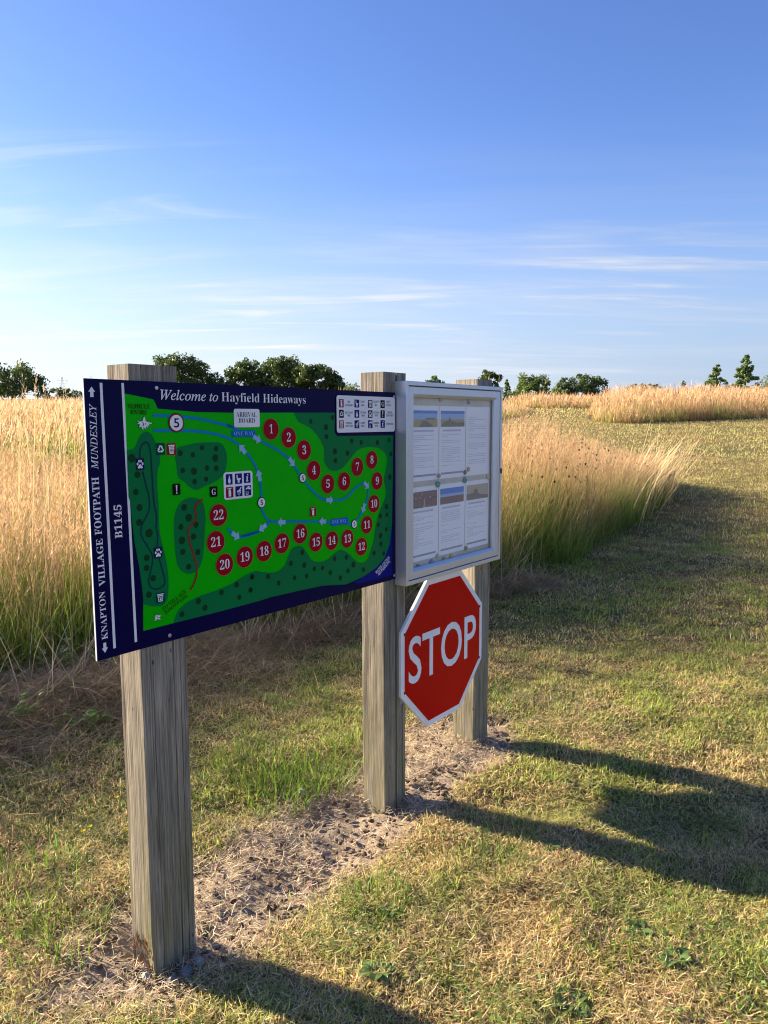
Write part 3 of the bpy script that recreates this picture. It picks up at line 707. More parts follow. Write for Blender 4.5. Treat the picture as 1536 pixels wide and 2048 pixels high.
# the pale bare edge of the sheet
bars('panel_edge', [(-.0012, -.0001, .0004, .0056, 0, BH)], board, K_WHITE)
l0 = .0004
a = Art()
fs = smooth(mm(A_polys['field']), 2)
a.poly([tuple(q) for q in mm(A_polys['field'])], K_GREEN, l0)
a.poly(mm(A_polys['water']), K_WATER, l0 * 2)
def woods(k): return smooth(mm(A_polys[k]), 3)
fx = mm(A_polys['field'])
for k in ('wood1', 'wood2', 'wood3', 'wood4'):
    pts = mm(A_polys[k]) if k in ('wood1', 'wood4') else woods(k)
    if k in ('wood1', 'wood4'):
        sm_ = []
        cut = 26 if k == 'wood1' else 48
        sm_ = smooth(pts[:cut - 5] , 3, False) + pts[cut - 5:]
        pts = sm_
    a.poly(pts, K_WOODS, l0 * 3)
for x, y, r in A_D: a.disc((x * .001, y * .001), r * .001, K_DOT, l0 * 4, 20)
a.build('map_print', board)
a = Art()
for pts in A_roads: a.stroke(smooth(mm(pts), 4, False), .0078, K_ROAD, l0 * 4.5)
a.build('road_line', board)
a = Art()
for pts in A_loop: a.stroke(smooth(mm(pts), 4, False), .0038, K_LOOP, l0 * 5)
a.build('dog_walk_line', board)
a = Art(); a.stroke(smooth(mm(A_red), 4, False), .0062, K_PATH, l0 * 5); a.build('footpath_line', board)
for x0, y0, x1, y1 in [tuple(v * .001 for v in q) for q in A_arrows]:
    a = Art(); c_ = Vector(((x0 + x1) / 2, (y0 + y1) / 2)); t_ = Vector((x1 - x0, y1 - y0)); t_.normalize(); s_ = Vector((-t_.y, t_.x)); L_ = .034
    q = lambda f, g_: tuple(c_ + t_ * f * L_ + s_ * g_ * L_)
    a.poly([q(.5, 0), q(.02, .44), q(.02, .20), q(-.5, .20), q(-.5, -.20), q(.02, -.20), q(.02, -.44)], K_LTBL, l0 * 6); a.build('arrow_mark', board)
for k, (x, y) in enumerate(A_N):
    a = Art(); c_ = (x * .001, y * .001)
    a.disc(c_, .0322, K_RIM, l0 * 5); a.disc(c_, .0302, K_RED, l0 * 6)
    s_ = str(k + 1); w_ = .0085 if len(s_) == 1 else .0175
    if s_ == '1': w_ = .0065
    a.text(s_, 'm', (c_[0] - w_, c_[1] - .0125), (c_[0] + w_, c_[1] - .0125), .026, K_WHITE, l0 * 7)
    a.build('number_disc', board)
for x, y, r in A_fives:
    a = Art(); c_ = (x * .001, y * .001); r *= .001
    a.disc(c_, r * 1.07, K_BLK, l0 * 6); a.disc(c_, r, K_SIGNR if r > .02 else K_BLK, l0 * 7); a.disc(c_, r * (.87 if r > .02 else .9), K_WHITE, l0 * 8)
    a.text('5', 'S', (c_[0] - r * .36, c_[1] - r * .5), (c_[0] + r * .36, c_[1] - r * .5), r * 1.0, K_ICNV, l0 * 9)
    a.build('speed_limit_disc', board)
for pts in A_stripes:
    a = Art(); a.stroke(mm(pts), .0072, K_WHITE, l0); a.build('border_stripe', board)
for (x, y, w, h), sg in zip(A_sarrow, (1, -1)):
    a = Art(); x, y, w, h = x * .001, y * .001, w * .001, h * .001
    a.poly([(x, y + sg * h / 2), (x - w / 2, y + sg * h * .02), (x - w * .24, y + sg * h * .02), (x - w * .24, y - sg * h / 2), (x + w * .24, y - sg * h / 2), (x + w * .24, y + sg * h * .02), (x + w / 2, y + sg * h * .02)], K_WHITE, l0); a.build('arrow_mark', board)
for s_, st, p_, q_, cap in A_texts['navy']: a = Art(); a.text(s_, st, *mm([p_, q_]), cap * .001, K_WHITE, l0); a.build('lettering', board)
for s_, st, p_, q_, cap in A_texts['dark']: a = Art(); a.text(s_, st, *mm([p_, q_]), cap * .001, K_DARK, l0 * 7); a.build('lettering', board)
for s_, st, p_, q_, cap in A_texts['water']: a = Art(); a.text(s_, st, *mm([p_, q_]), cap * .001, K_WHITE, l0 * 7); a.build('lettering', board)
def bx(k):
    q = mm(A_boxes[k]); xs = [t[0] for t in q]; ys = [t[1] for t in q]; return min(xs), min(ys), max(xs), max(ys)
a = Art(); a.rrect(*bx('arrival'), .006, K_WHITE, l0 * 6)
for s_, st, p_, q_, cap in A_texts['arrival']: a.text(s_, st, *mm([p_, q_]), cap * .001, K_ICNV, l0 * 7)
a.build('arrival_label', board)
for k in (0, 1):
    a = Art(); b4 = bx('ow%d' % (k + 1)); a.rrect(*b4, .005, K_GLOW, l0 * 5.5)
    s_, st, p_, q_, cap = A_texts['oneway'][k]; a.text(s_, st, *mm([p_, q_]), cap * .001, K_LTBL, l0 * 7)
    a.build('one_way_label', board)
for kd, bgk, x, y, w, h in A_icons:
    a = Art(); x, y, w, h = x * .001, y * .001, w * .001, h * .001
    if bgk == 'red': a.rrect(x - w * .54, y - h * .54, x + w * .54, y + h * .54, .002, K_RIM, l0 * 5.5)
    a.rrect(x - w / 2, y - h / 2, x + w / 2, y + h / 2, .002, KI[bgk], l0 * 6)
    icon(a, kd, x, y, w, h, K_WHITE, l0 * 7, KI[bgk]); a.build('map_symbol', board)
(hx, hy, hw, hh), (h2x, h2y, h2w, h2h) = A_hands
a = Art(); hand(a, hx * .001, hy * .001, hw * .00092, hh * .00092, 0.0, K_WHITE, K_ICNV, l0 * 6); a.build('pointing_hand', board)
a = Art(); hand(a, h2x * .001, h2y * .001, h2w * .001, h2h * .001, math.pi + .75, K_WHITE, K_ICNV, l0 * 6)
a.build('pointing_hand', board)
def capt(s_, st, p_, q_, cap, par):
    a = Art(); a.text(s_, st, *mm([p_, q_]), cap * .001, K_ICNV, l0 * 7); a.build('caption', par)
for key, lst, nm in (('fac', A_fac, 'facility_panel'), ('legend', A_lic, 'legend_panel')):
    a = Art(); b4 = bx(key)
    if key == 'legend': a.rrect(b4[0] - .002, b4[1] - .002, b4[2] + .0015, b4[3] + .002, .011, K_BLK, l0 * 5)
    a.rrect(*b4, .009, K_WHITE, l0 * 6)
    panel_ = a.build(nm, board)
    for kd, bgk, x, y, w, h in lst:
        a = Art(); x, y, w, h = x * .001, y * .001, w * .001, h * .001
        a.rrect(x - w / 2, y - h / 2, x + w / 2, y + h / 2, .0015, KI[bgk], l0 * 7)
        icon(a, kd, x, y, w, h, K_WHITE, l0 * 8, KI[bgk]); a.build('pictogram', panel_)
    if key == 'legend':
        for s_, st, p_, q_, cap in A_texts['legend']: capt(s_, st, p_, q_, cap, panel_)
for x, y in A_bolts: knob('screw', (min(x, 1209) * .001, 0, y * .001), .0052, .0022, board, M_STEEL)

# ------------------------------------------------------------------ the notice case
CW, CH, CD = .704, .746, .055
p = on_line(1.0915, .0)
case = empty('notice_case', (p[0], p[1], .8922), 'silver framed lockable notice case with glazed door holding faded sheets', 'notice board', None, YAW)
f = .0155
bars('frame', [(0, f, -CD, -.001, 0, CH), (CW - f, CW, -CD, -.001, 0, CH), (f, CW - f, -CD, -.001, 0, f), (f, CW - f, -CD, -.001, CH - f, CH)], case, M_ALU, .0015)
M_BACK = mat('cream_backing', (.60, .575, .50), .9)
n = N(M_BACK); g = n.n('ShaderNodeTexCoord')
n.l(n.mix(1., (.62, .60, .53), n.ramp(n.noise(g.outputs['Object'], 9, 5, .6), [(.3, (.8, .78, .7)), (.7, (1.05, 1.05, 1.05))]), 'MULTIPLY'), n.b.inputs['Base Color'])
bars('back_board', [(f, CW - f, -.026, -.004, f, CH - f)], case, M_BACK)
# door: mitred bars with a bevel that falls to the pane
o0, o1, o2 = f + .003, f + .030, f + .041
bm = bmesh.new()
def ringv(inset, y): return [bm.verts.new((x, y, z)) for x, z in ((inset, inset), (CW - inset, inset), (CW - inset, CH - inset), (inset, CH - inset))]
rs = [ringv(o0, -.030), ringv(o0, -.051), ringv(o0 + .002, -.0535), ringv(o1, -.0535), ringv(o1 + .002, -.052), ringv(o2, -.043), ringv(o2, -.036)]
for a_, b_ in zip(rs, rs[1:]):
    for k in range(4): bm.faces.new((a_[k], a_[(k + 1) % 4], b_[(k + 1) % 4], b_[k]))
bmesh.ops.recalc_face_normals(bm, faces=bm.faces)
me = bpy.data.meshes.new('door_frame'); bm.to_mesh(me); bm.free()
door = link('door_frame', me, case, [M_ALU])
for p_ in me.polygons:
    if p_.normal.y > .9: pass
bars('gap_shade', [(f, o0, -.047, -.03, f, CH - f), (CW - o0, CW - f, -.047, -.03, f, CH - f), (o0, CW - o0, -.047, -.03, f, o0), (o0, CW - o0, -.047, -.03, CH - o0, CH - f)], case, M_BLACK)  # black strips put in for the shade in the groove round the door
mgl = bpy.data.materials.new('hazed_glazing'); mgl.use_nodes = True; nt = mgl.node_tree; nt.nodes.clear()
no = nt.nodes.new('ShaderNodeOutputMaterial'); tr = nt.nodes.new('ShaderNodeBsdfTransparent'); df = nt.nodes.new('ShaderNodeBsdfDiffuse'); gl = nt.nodes.new('ShaderNodeBsdfGlossy'); tl = nt.nodes.new('ShaderNodeBsdfTranslucent')
tr.inputs[0].default_value = (1, 1, 1, 1); df.inputs[0].default_value = (.95, .96, .98, 1); gl.inputs['Roughness'].default_value = .12
tl.inputs[0].default_value = (.85, .87, .9, 1)
m0 = nt.nodes.new('ShaderNodeMixShader'); m1 = nt.nodes.new('ShaderNodeMixShader'); m2 = nt.nodes.new('ShaderNodeMixShader'); lw = nt.nodes.new('ShaderNodeLayerWeight'); lw.inputs[0].default_value = .5; pw = nt.nodes.new('ShaderNodeMath'); pw.operation = 'POWER'; pw.inputs[1].default_value = 4; fr = nt.nodes.new('ShaderNodeMath'); fr.operation = 'MULTIPLY_ADD'; fr.inputs[1].default_value = .6; fr.inputs[2].default_value = .03; nt.links.new(lw.outputs['Facing'], pw.inputs[0]); nt.links.new(pw.outputs[0], fr.inputs[0])
m0.inputs[0].default_value = .2; m1.inputs[0].default_value = .09
nt.links.new(df.outputs[0], m0.inputs[1]); nt.links.new(tl.outputs[0], m0.inputs[2])
nt.links.new(tr.outputs[0], m1.inputs[1]); nt.links.new(m0.outputs[0], m1.inputs[2])
nt.links.new(fr.outputs[0], m2.inputs[0]); nt.links.new(m1.outputs[0], m2.inputs[1]); nt.links.new(gl.outputs[0], m2.inputs[2]); nt.links.new(m2.outputs[0], no.inputs[0])
me = bpy.data.meshes.new('pane'); me.from_pydata([(o2 - .001, -.040, o2 - .001), (CW - o2 + .001, -.040, o2 - .001), (CW - o2 + .001, -.040, CH - o2 + .001), (o2 - .001, -.040, CH - o2 + .001)], [], [(0, 1, 2, 3)]); me.update()
link('pane', me, case, [mgl])
lk = bars('lock', [(CW - .0125, CW - .0005, -CD - .003, -CD + .004, CH * .505, CH * .505 + .022)], case, M_BLACK, .001)

# sheets pinned inside: each lies on the back board
def paper_mat(name, rgb=(.93, .93, .94)): return mat(name, rgb, .85, 0, .2)
PP = paper_mat('sun_bleached_paper'); PT = mat('faded_print', (.56, .57, .66), .9); PTD = mat('dark_faded_print', (.33, .34, .44), .9)
SKYB = mat('picture_sky', (.10, .24, .66), .8); SKYL = mat('picture_pale_sky', (.36, .50, .74), .8); FLD = mat('picture_field', (.46, .37, .18), .8); FLD2 = mat('picture_track', (.22, .20, .15), .8)
SUNS = mat('picture_sunset', (.50, .44, .32), .8); TENT = mat('picture_tent', (.24, .21, .17), .8); BRK = mat('picture_brown', (.24, .15, .13), .8); BRK2 = mat('picture_dark_brown', (.14, .09, .08), .8); PINK = mat('picture_pink', (.48, .36, .34), .8)
cw_ = (CW - 2 * o2) / 3
sheets = [
 (0, 1, 'sheet with a blue sky and pale field picture, top left inside the notice case', 'field'),
 (1, 1, 'sheet with a blue sky picture over a dark hill, top middle inside the notice case', 'hill'),
 (2, 1, 'sheet of text without any picture, top right inside the notice case', None),
 (0, 0, 'sheet with a reddish brown picture, bottom left inside the notice case', 'brown'),
 (1, 0, 'sheet with a blue sky picture over brown field, bottom middle inside the notice case', 'blue'),
 (2, 0, 'sheet with a pale sunset picture, bottom right inside the notice case', 'sunset')]
srng = random.Random(4)
for cx_, ry_, lab, kind in sheets:
    w_, h_ = cw_ - .006, .282
    x0 = o2 + cx_ * cw_ + .003; z0 = o2 + (.018 if ry_ == 0 else .322)
    q = on_line(1.0915 + x0, .0268)
    t = empty('paper_notice', (q[0], q[1], .8922 + z0), lab, 'paper sheet', 'sheets in the notice case', YAW)
    prism('sheet', [(0, 0), (w_, 0), (w_, h_), (0, h_)], 0, .0006, t, PP)
    a = Art(); y = h_ - .018; e = .0003
    if kind:
        ph = .062; pb = y - ph; x0_, x1_ = .008, w_ - .008
        pc = Art()
        if kind in ('field', 'blue', 'hill'):
            for k in range(6):
                c0 = np.array((.12, .22, .52)) * (1 - k / 9) + np.array((.42, .5, .62)) * k / 9
                mk_ = SKYB if k < (4 if kind == 'blue' else 2) else SKYL
                pc.poly([(x0_, y - ph * .09 * k), (x0_, y - ph * .09 * (k + 1)), (x1_, y - ph * .09 * (k + 1)), (x1_, y - ph * .09 * k)][::1], mk_, e)
            pc.poly([(x0_, y - ph * .54), (x1_, y - ph * .54), (x1_, pb), (x0_, pb)], BRK if kind == 'blue' else FLD, e)
            if kind == 'field': pc.poly([(x0_ + .05, pb), (x0_ + .075, y - ph * .6), (x0_ + .1, y - ph * .62), (x1_ - .02, pb)], FLD2, e * 2); pc.poly([(x0_ + .09, y - ph * .54), (x1_ - .01, y - ph * .54), (x1_ - .02, y - ph * .44), (x0_ + .1, y - ph * .46)], FLD2, e * 2)
            if kind == 'hill': pc.poly([(x0_, pb), (x0_ + .02, y - ph * .72), (x0_ + .055, y - ph * .62), (x0_ + .065, y - ph * .35), (x0_ + .075, y - ph * .62), (x0_ + .12, y - ph * .75), (x1_, y - ph * .7), (x1_, pb)], FLD2, e * 2)
        elif kind == 'brown':
            pc.poly([(x0_, y), (x1_, y), (x1_, pb), (x0_, pb)], BRK, e)
            for k in range(40):
                xx, zz = srng.uniform(x0_, x1_ - .01), srng.uniform(pb, y - .006); s_ = srng.uniform(.004, .010)
                pc.poly([(xx, zz), (xx + s_, zz), (xx + s_, zz + s_ * .6), (xx, zz + s_ * .6)], srng.choice((BRK2, BRK2, PINK)), e * 2)
            pc.poly([(w_ * .46, pb), (w_ * .54, pb), (w_ * .52, y - ph * .45), (w_ * .48, y - ph * .45)], PINK, e * 3)
        else:
            pc.poly([(x0_, y), (x1_, y), (x1_, pb), (x0_, pb)], SUNS, e)
            pc.poly([(x0_, pb), (x1_, pb), (x1_, pb + ph * .2), (w_ * .55, pb + ph * .35), (w_ * .48, pb + ph * .7), (w_ * .36, pb + ph * .7), (w_ * .32, pb + ph * .45), (x0_, pb + ph * .4)], TENT, e * 2)
        pc.build('picture', t)
        y = pb - .018
        a.rrect(w_ * .12, y, w_ * .82, y + .007, .002, PT, e); y -= .014
    else:
        y -= .02
    while y > .045:
        if srng.random() < .82:
            L_ = srng.choice((.9, .9, .86, .5, .3)) * (w_ - .03)
            a.poly([(.014, y), (.014 + L_, y), (.014 + L_, y + .0018), (.014, y + .0018)], PT, e)
        y -= .0075
    if not (cx_ == 2 and ry_ == 1): a.rrect(.012, .016, w_ - .016, .0235, .002, PTD, e)
    a.build('print', t)

mags = [('teal', (.02, .30, .26), .0125, 412, 1105, 'larger teal round magnet at the lower inner corner of the top left sheet', .010), ('teal', (.02, .28, .24), .012, 652, 1068, 'teal round magnet beside the middle of the notice case, between middle and right sheets', .010),
        ('metal', (.3, .3, .31), .009, 418, 1028, 'small shiny grey pin above the left teal magnet', .010), ('brown', (.16, .12, .09), .0095, 655, 998, 'small brown round magnet just above the right teal magnet', .007),
        ('ochre', (.42, .36, .16), .010, 688, 970, 'pale ochre round magnet above and right of the brown one', .006), ('yellow', (.50, .36, .07), .0115, 535, 1760, 'bright yellow round magnet at the foot of the bottom middle sheet', .009),
        ('olive', (.20, .22, .13), .0095, 468, 1785, 'dull green round magnet left of the yellow magnet at the bottom', .009), ('slate', (.14, .18, .32), .0125, 366, 1812, 'slate blue round magnet under the bottom left sheet, right of its twin', .010),
        ('slate', (.16, .19, .30), .012, 262, 1848, 'slate blue round magnet nearest the bottom left corner of the case', .010), ('moss', (.24, .24, .12), .0095, 672, 1682, 'mossy round magnet under the bottom right sheet', .008),
        ('cream', (.46, .42, .28), .009, 412, 1752, 'cream round magnet between the feet of the bottom left and middle sheets', .007), ('mauve', (.30, .22, .32), .0115, 686, 372, 'mauve round magnet at the top of the case between middle and right sheets', .009),
        ('straw', (.55, .50, .30), .0125, 900, 1030, 'pale straw coloured magnet on the right edge of the back board', .006), ('grey', (.33, .33, .30), .009, 432, 356, 'grey round magnet at the top between left and middle sheets', .007)]
for cn, rgb, r, X_, Y_, lab, dp in mags:
    tx = (X_ - 140) / 848.0
    # one-point foreshortening of the case front: nearer left end is larger
    u_ = tx * (1.0 + .12 * (1 - tx))
    x_ = u_ * CW * .99
    top_ = 200 + (250 - 200) * tx; bot_ = 2010 - (2010 - 1760) * tx
    z_ = CH * (1 - (Y_ - top_) / (bot_ - top_))
    q = on_line(1.0915 + x_, .0276)
    t = empty('magnet', (q[0], q[1], .8922 + z_), lab, 'magnet', 'pins and magnets in the notice case', YAW)
    knob('magnet_head', (0, 0, 0), r, dp, t, mat('magnet_' + cn, rgb, .4), 20)

# ------------------------------------------------------------------ the stop sign
p = on_line(1.4171, .012)
stop = empty('stop_sign', (p[0], p[1], .5779), 'red octagonal STOP sign with white border hanging below the notice case', 'stop sign', None, YAW)
S_RED = print_mat('sign_red', (.58, .001, .003), .35); S_WHT = print_mat('sign_white', (.88, .87, .88), .4)
S_GREY = mat('sign_back_grey', (.3, .31, .32), .5, .3)
def octa(s):
    t_ = s * math.tan(math.pi / 8); return [(-t_, -s), (t_, -s), (s, -t_), (s, t_), (t_, s), (-t_, s), (-s, t_), (-s, -t_)]
prism('plate', octa(.300), 0, .0115, stop, S_WHT, .0006)
a = Art(); a.poly(octa(.2775), S_RED, .0006); a.build('red_face', stop)
a = Art(); a.text('STOP', 'S', (-.2525, -.089), (.2475, -.089), .180, S_WHT, .0012); a.build('lettering', stop)
t_ = .2775 * math.tan(math.pi / 8)
for sx_ in (-1, 1):
    for sz_ in (-1, 1): knob('screw', (sx_ * .2775, -.0004, sz_ * t_), .0055, .002, stop, M_BLACK)
bars('mounting_rail', [(-.29, .29, .0116, .0119, -.16, -.12)], stop, S_GREY)
# ------------------------------------------------------------------ short mown grass
STRAW = np.array((.80, .64, .33)); GREEN = np.array((.31, .43, .085)); OLIVE = np.array((.47, .46, .17))
def sector(n, y0, y1, k=.62, m_=.6):
    y = np.sqrt(rng.uniform(0, 1, n) * ((y1 + m_ / k) ** 2 - (y0 + m_ / k) ** 2) + (y0 + m_ / k) ** 2) - m_ / k
    x = rng.uniform(-1, 1, n) * (k * y + m_)
    return x, y
lawn = Cloud()
for y0, y1, dens, L_, w_, seg in ((1.25, 2.7, 30000, .026, .0033, 2), (2.7, 4.6, 15000, .029, .0038, 2), (4.6, 8, 5200, .035, .0055, 2), (8, 16, 900, .055, .011, 1), (16, 30, 230, .07, .024, 1), (30, 46, 60, .10, .05, 1)):
    area = (y1 - y0) * 2 * (.62 * (y0 + y1) / 2 + .6)
    n_ = int(area * dens)
    x, y = sector(n_, y0, y1)
    keep = np.ones(n_, bool)
    inA = in_poly(x, y, MEADOW_A); dA = poly_dist(x, y, MEADOW_A)
    keep &= ~(inA & (dA > .25))
    for mp_ in (MEADOW_B, MEADOW_C, MEADOW_D): keep &= ~in_poly(x, y, mp_)
    s_ = soil_mask(x, y) if y0 < 5 else np.zeros(n_)
    cl_ = fbm(x, y, 7.0, 3, 31)
    keep &= rng.uniform(0, 1, n_) > np.clip(s_ * 1.06, 0, .988)
    keep &= rng.uniform(0, 1, n_) < np.clip(.34 + 1.4 * sstep(.30, .58, cl_), 0, 1)
    x, y, s_, cl_ = x[keep], y[keep], s_[keep], cl_[keep]; n_ = len(x)
    dry = fbm(x, y, 1.5, 4, 41) * .45 + fbm(x, y, 7, 4, 44) * .55 + .05 * sstep(.1, .6, x) * sstep(2.7, 2.2, y) + .03
    far = sstep(6, 14, y)
    pg = np.clip(sstep(.60, .43, dry) * .82 + .12, 0, 1) * (1 - .55 * far) * (1 - .5 * s_)
    isg = rng.uniform(0, 1, n_) < pg
    base = np.where(isg[:, None], jit(GREEN, n_, .25, .10), jit(STRAW, n_, .22, .07))
    base = lerp(base, jit(OLIVE * 1.15, n_, .15, .06), .55 * far)
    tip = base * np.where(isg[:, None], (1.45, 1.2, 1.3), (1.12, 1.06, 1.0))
    L = L_ * rng.uniform(.45, 1.25, n_) * (1 + .22 * isg) * (.45 + 1.05 * cl_)
    az = fbm(x, y, 2.5, 2, 51) * 9 + rng.normal(0, 1.5, n_)
    lean = np.abs(rng.normal(.75, .48, n_)) * np.where(isg, .9, 1.1)
    P = np.stack([x, y, GZ(x, y) - .006], 1)
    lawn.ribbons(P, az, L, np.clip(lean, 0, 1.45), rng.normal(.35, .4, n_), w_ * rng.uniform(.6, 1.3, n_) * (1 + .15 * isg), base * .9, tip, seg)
# matted thatch lying flat under the standing blades
for y0, y1, dens in ((1.25, 2.7, 26000), (2.7, 4.6, 11000), (4.6, 8, 2600)):
    n_ = int((y1 - y0) * 2 * (.62 * (y0 + y1) / 2 + .6) * dens); x, y = sector(n_, y0, y1)
    k = (rng.uniform(0, 1, n_) > soil_mask(x, y) * 1.0) & ~(in_poly(x, y, MEADOW_A) & (poly_dist(x, y, MEADOW_A) > .2)); x, y = x[k], y[k]; n_ = len(x)
    g_n = fbm(x, y, 4.5, 3, 37)
    c = lerp(jit((.60, .48, .25), n_, .38, .07), jit((.30, .38, .10), n_, .3, .08), sstep(.42, .62, g_n) * rng.uniform(.2, 1, n_))
    P = np.stack([x, y, GZ(x, y) + rng.uniform(-.002, .010, n_)], 1)
    s_ = 1 + .25 * (y0 - 1.25)
    lawn.ribbons(P, rng.uniform(0, 6.283, n_), rng.uniform(.014, .04, n_), rng.normal(1.32, .2, n_), rng.normal(.1, .35, n_), rng.uniform(.0022, .0042, n_) * s_, c, c * 1.12, 2)
# clover and other small round leaves in low green patches
n_ = 60000
x, y = sector(n_, 1.3, 4.2)
k = (fbm(x, y, 3.2, 4, 33) > .56) & (soil_mask(x, y) < .25) & (rng.uniform(0, 1, n_) < .55); x, y = x[k], y[k]; n_ = len(x)
C_ = np.stack([x, y, GZ(x, y) + rng.uniform(.004, .026, n_)], 1)
a1 = rng.normal(0, 1, (n_, 3)); a1[:, 2] *= .45; a1 /= np.linalg.norm(a1, axis=1)[:, None]; a2 = np.cross(np.array([0, 0, 1.]) + rng.normal(0, .3, (n_, 3)), a1); a2 /= np.linalg.norm(a2, axis=1)[:, None]
sz = rng.uniform(.0035, .0085, n_)[:, None]
lawn.quads(np.stack([C_ - a1 * sz, C_ - a2 * sz * .8, C_ + a1 * sz, C_ + a2 * sz * .8], 1), jit((.17, .27, .07), n_, .25, .08))
# longer green tufts the mower missed, between and behind the posts
tuft_spots = [(-.28, 2.95, .16, 260), (-.42, 2.82, .14, 220), (-.12, 3.2, .13, 140), (-.55, 3.05, .18, 200), (.35, 2.35, .12, 90), (-.02, 2.18, .1, 70), (.52, 3.72, .2, 160), (-1.15, 2.25, .22, 160), (-.95, 2.05, .14, 90), (.62, 2.05, .14, 70)]
for tx_, ty_, tr_, tn_ in tuft_spots:
    r = tr_ * np.sqrt(rng.uniform(0, 1, tn_)); an = rng.uniform(0, 6.283, tn_); x = tx_ + r * np.cos(an); y = ty_ + r * np.sin(an)
    P = np.stack([x, y, GZ(x, y) - .005], 1)
    c = jit((.12, .215, .03), tn_, .22, .1)
    lawn.ribbons(P, an + rng.normal(0, .8, tn_), rng.uniform(.05, .115, tn_), np.abs(rng.normal(.3, .25, tn_)), rng.normal(.6, .35, tn_), rng.uniform(.003, .0052, tn_), c, c * (1.3, 1.15, 1.1), 3)
o = lawn.build('mown_grass', M_TURF); tag(o, 'short mown grass, part green and part dried to straw, around the posts', 'grass', kind='stuff')

# ------------------------------------------------------------------ dry clippings and soil crumbs round the posts
lit = Cloud()
n_ = 78000
x = rng.uniform(-1.1, 1.1, n_); y = rng.uniform(1.5, 3.9, n_); s_ = soil_mask(x, y)
keep = (rng.uniform(0, 1, n_) < np.clip(.16 + s_ * 1.6 * sstep(.36, .62, fbm(x, y, 5, 3, 61)), 0, 1))
x, y = x[keep], y[keep]; n_ = len(x)
P = np.stack([x, y, GZ(x, y) + rng.uniform(-.004, .016, n_)], 1)
c = jit((.70, .565, .38), n_, .34, .08)
lit.ribbons(P, rng.uniform(0, 6.283, n_), rng.uniform(.012, .048, n_), rng.normal(1.45, .22, n_), rng.normal(0, .35, n_), rng.uniform(.0016, .0034, n_), c, c * 1.08, 2, rng.uniform(-1.2, 1.2, n_))
o = lit.build('dry_clippings', M_STRAW); tag(o, 'dry straw coloured grass clippings scattered over the bare soil', 'clippings', kind='stuff')

def lumps(name, spots, material, label, cat):
    bm = bmesh.new()
    for x, y, r in spots:
        mt = Matrix.Translation((x, y, gz1(x, y) + r * .1)) @ Matrix.Rotation(random.uniform(0, 6), 4, 'Z') @ Matrix.Diagonal((r * random.uniform(.8, 1.3), r * random.uniform(.7, 1.1), r * random.uniform(.5, .8), 1))
        g = bmesh.ops.create_icosphere(bm, subdivisions=1, radius=1, matrix=mt)
        for v in g['verts']: v.co += Vector((random.uniform(-.25, .25), random.uniform(-.25, .25), random.uniform(-.2, .2))) * r
    me = bpy.data.meshes.new(name); bm.to_mesh(me); bm.free()
    o = link(name, me, None, [material]); return tag(o, label, cat, kind='stuff')
M_CRUMB = mat('soil_crumb', (.10, .066, .046), .95, 0, .1)
n = N(M_CRUMB); g = n.n('ShaderNodeNewGeometry')
n.l(n.ramp(n.noise(g.outputs['Position'], 40, 5), [(.3, (.06, .04, .028)), (.7, (.19, .135, .095))]), n.b.inputs['Base Color'])
sp_ = []
while len(sp_) < 900:
    x, y = random.uniform(-1.05, .95), random.uniform(1.55, 3.7)
    if float(soil_mask(np.array([x]), np.array([y]))[0]) > .45: sp_.append((x, y, random.choice((.003, .004, .005, .006, .008, .012))))
lumps('soil_crumbs', sp_, M_CRUMB, 'loose crumbs of dry brown soil round the feet of the posts', 'soil')

# ------------------------------------------------------------------ stones
def stone_mat(name, rgb):
    m = mat(name, rgb, .85, 0, .2); n = N(m); g = n.n('ShaderNodeNewGeometry')
    n.l(n.mix(1., rgb, n.ramp(n.noise(g.outputs['Position'], 60, 5, .7), [(.3, (.55, .53, .5)), (.7, (1.2, 1.2, 1.2))]), 'MULTIPLY'), n.b.inputs['Base Color'])
    n.bump(n.noise(g.outputs['Position'], 120, 4), .6, .004); return m
M_STN = stone_mat('pale_flint', (.42, .41, .38)); M_STN2 = stone_mat('grey_flint', (.20, .20, .205)); M_STN3 = stone_mat('brown_stone', (.26, .18, .13))
def stone(x, y, r, m, label, sq=.7):
    bm = bmesh.new(); bmesh.ops.create_icosphere(bm, subdivisions=3, radius=1)
    sd = random.uniform(0, 50)
    for v in bm.verts:
        k = 1 + .55 * (vnoise(v.co.x * 1.6 + sd, v.co.y * 1.6 + v.co.z * 1.3, 7) - .5) + .25 * (vnoise(v.co.x * 4 + sd, v.co.y * 4 + v.co.z * 3, 9) - .5)
        v.co = Vector((v.co.x * r * k * random.choice((1, 1)), v.co.y * r * k * .8, v.co.z * r * k * sq))
    me = bpy.data.meshes.new('stone'); bm.to_mesh(me); bm.free()
    o = link('stone', me, None, [m]); o.location = (x, y, gz1(x, y) + r * .15); o.rotation_euler = (0, 0, random.uniform(0, 6))
    tag(o, label, 'stone', 'stones on the bare soil')
stone(-.665, 1.945, .013, M_STN, 'pale stone left of the foot of the nearest post')
stone(-.652, 1.905, .015, M_STN, 'two-lobed pale stone just left of the front corner of the nearest post')
stone(-.575, 1.885, .017, M_STN2, 'grey stone against the right face foot of the nearest post', .8)
stone(-.545, 1.915, .021, M_STN2, 'largest dark grey stone right of the nearest post')
stone(-.520, 1.955, .014, M_STN, 'pale grey stone at the back right of the nearest post')
stone(-.235, 2.32, .020, M_STN3, 'brown stone out on the bare soil between the two nearest posts')
stone(-.33, 2.86, .019, stone_mat('chalk_white', (.60, .60, .56)), 'round chalky white stone in the green tuft between the posts', .9)
stone(.53, 3.27, .018, M_STN2, 'dark stone right of the foot of the farthest post')

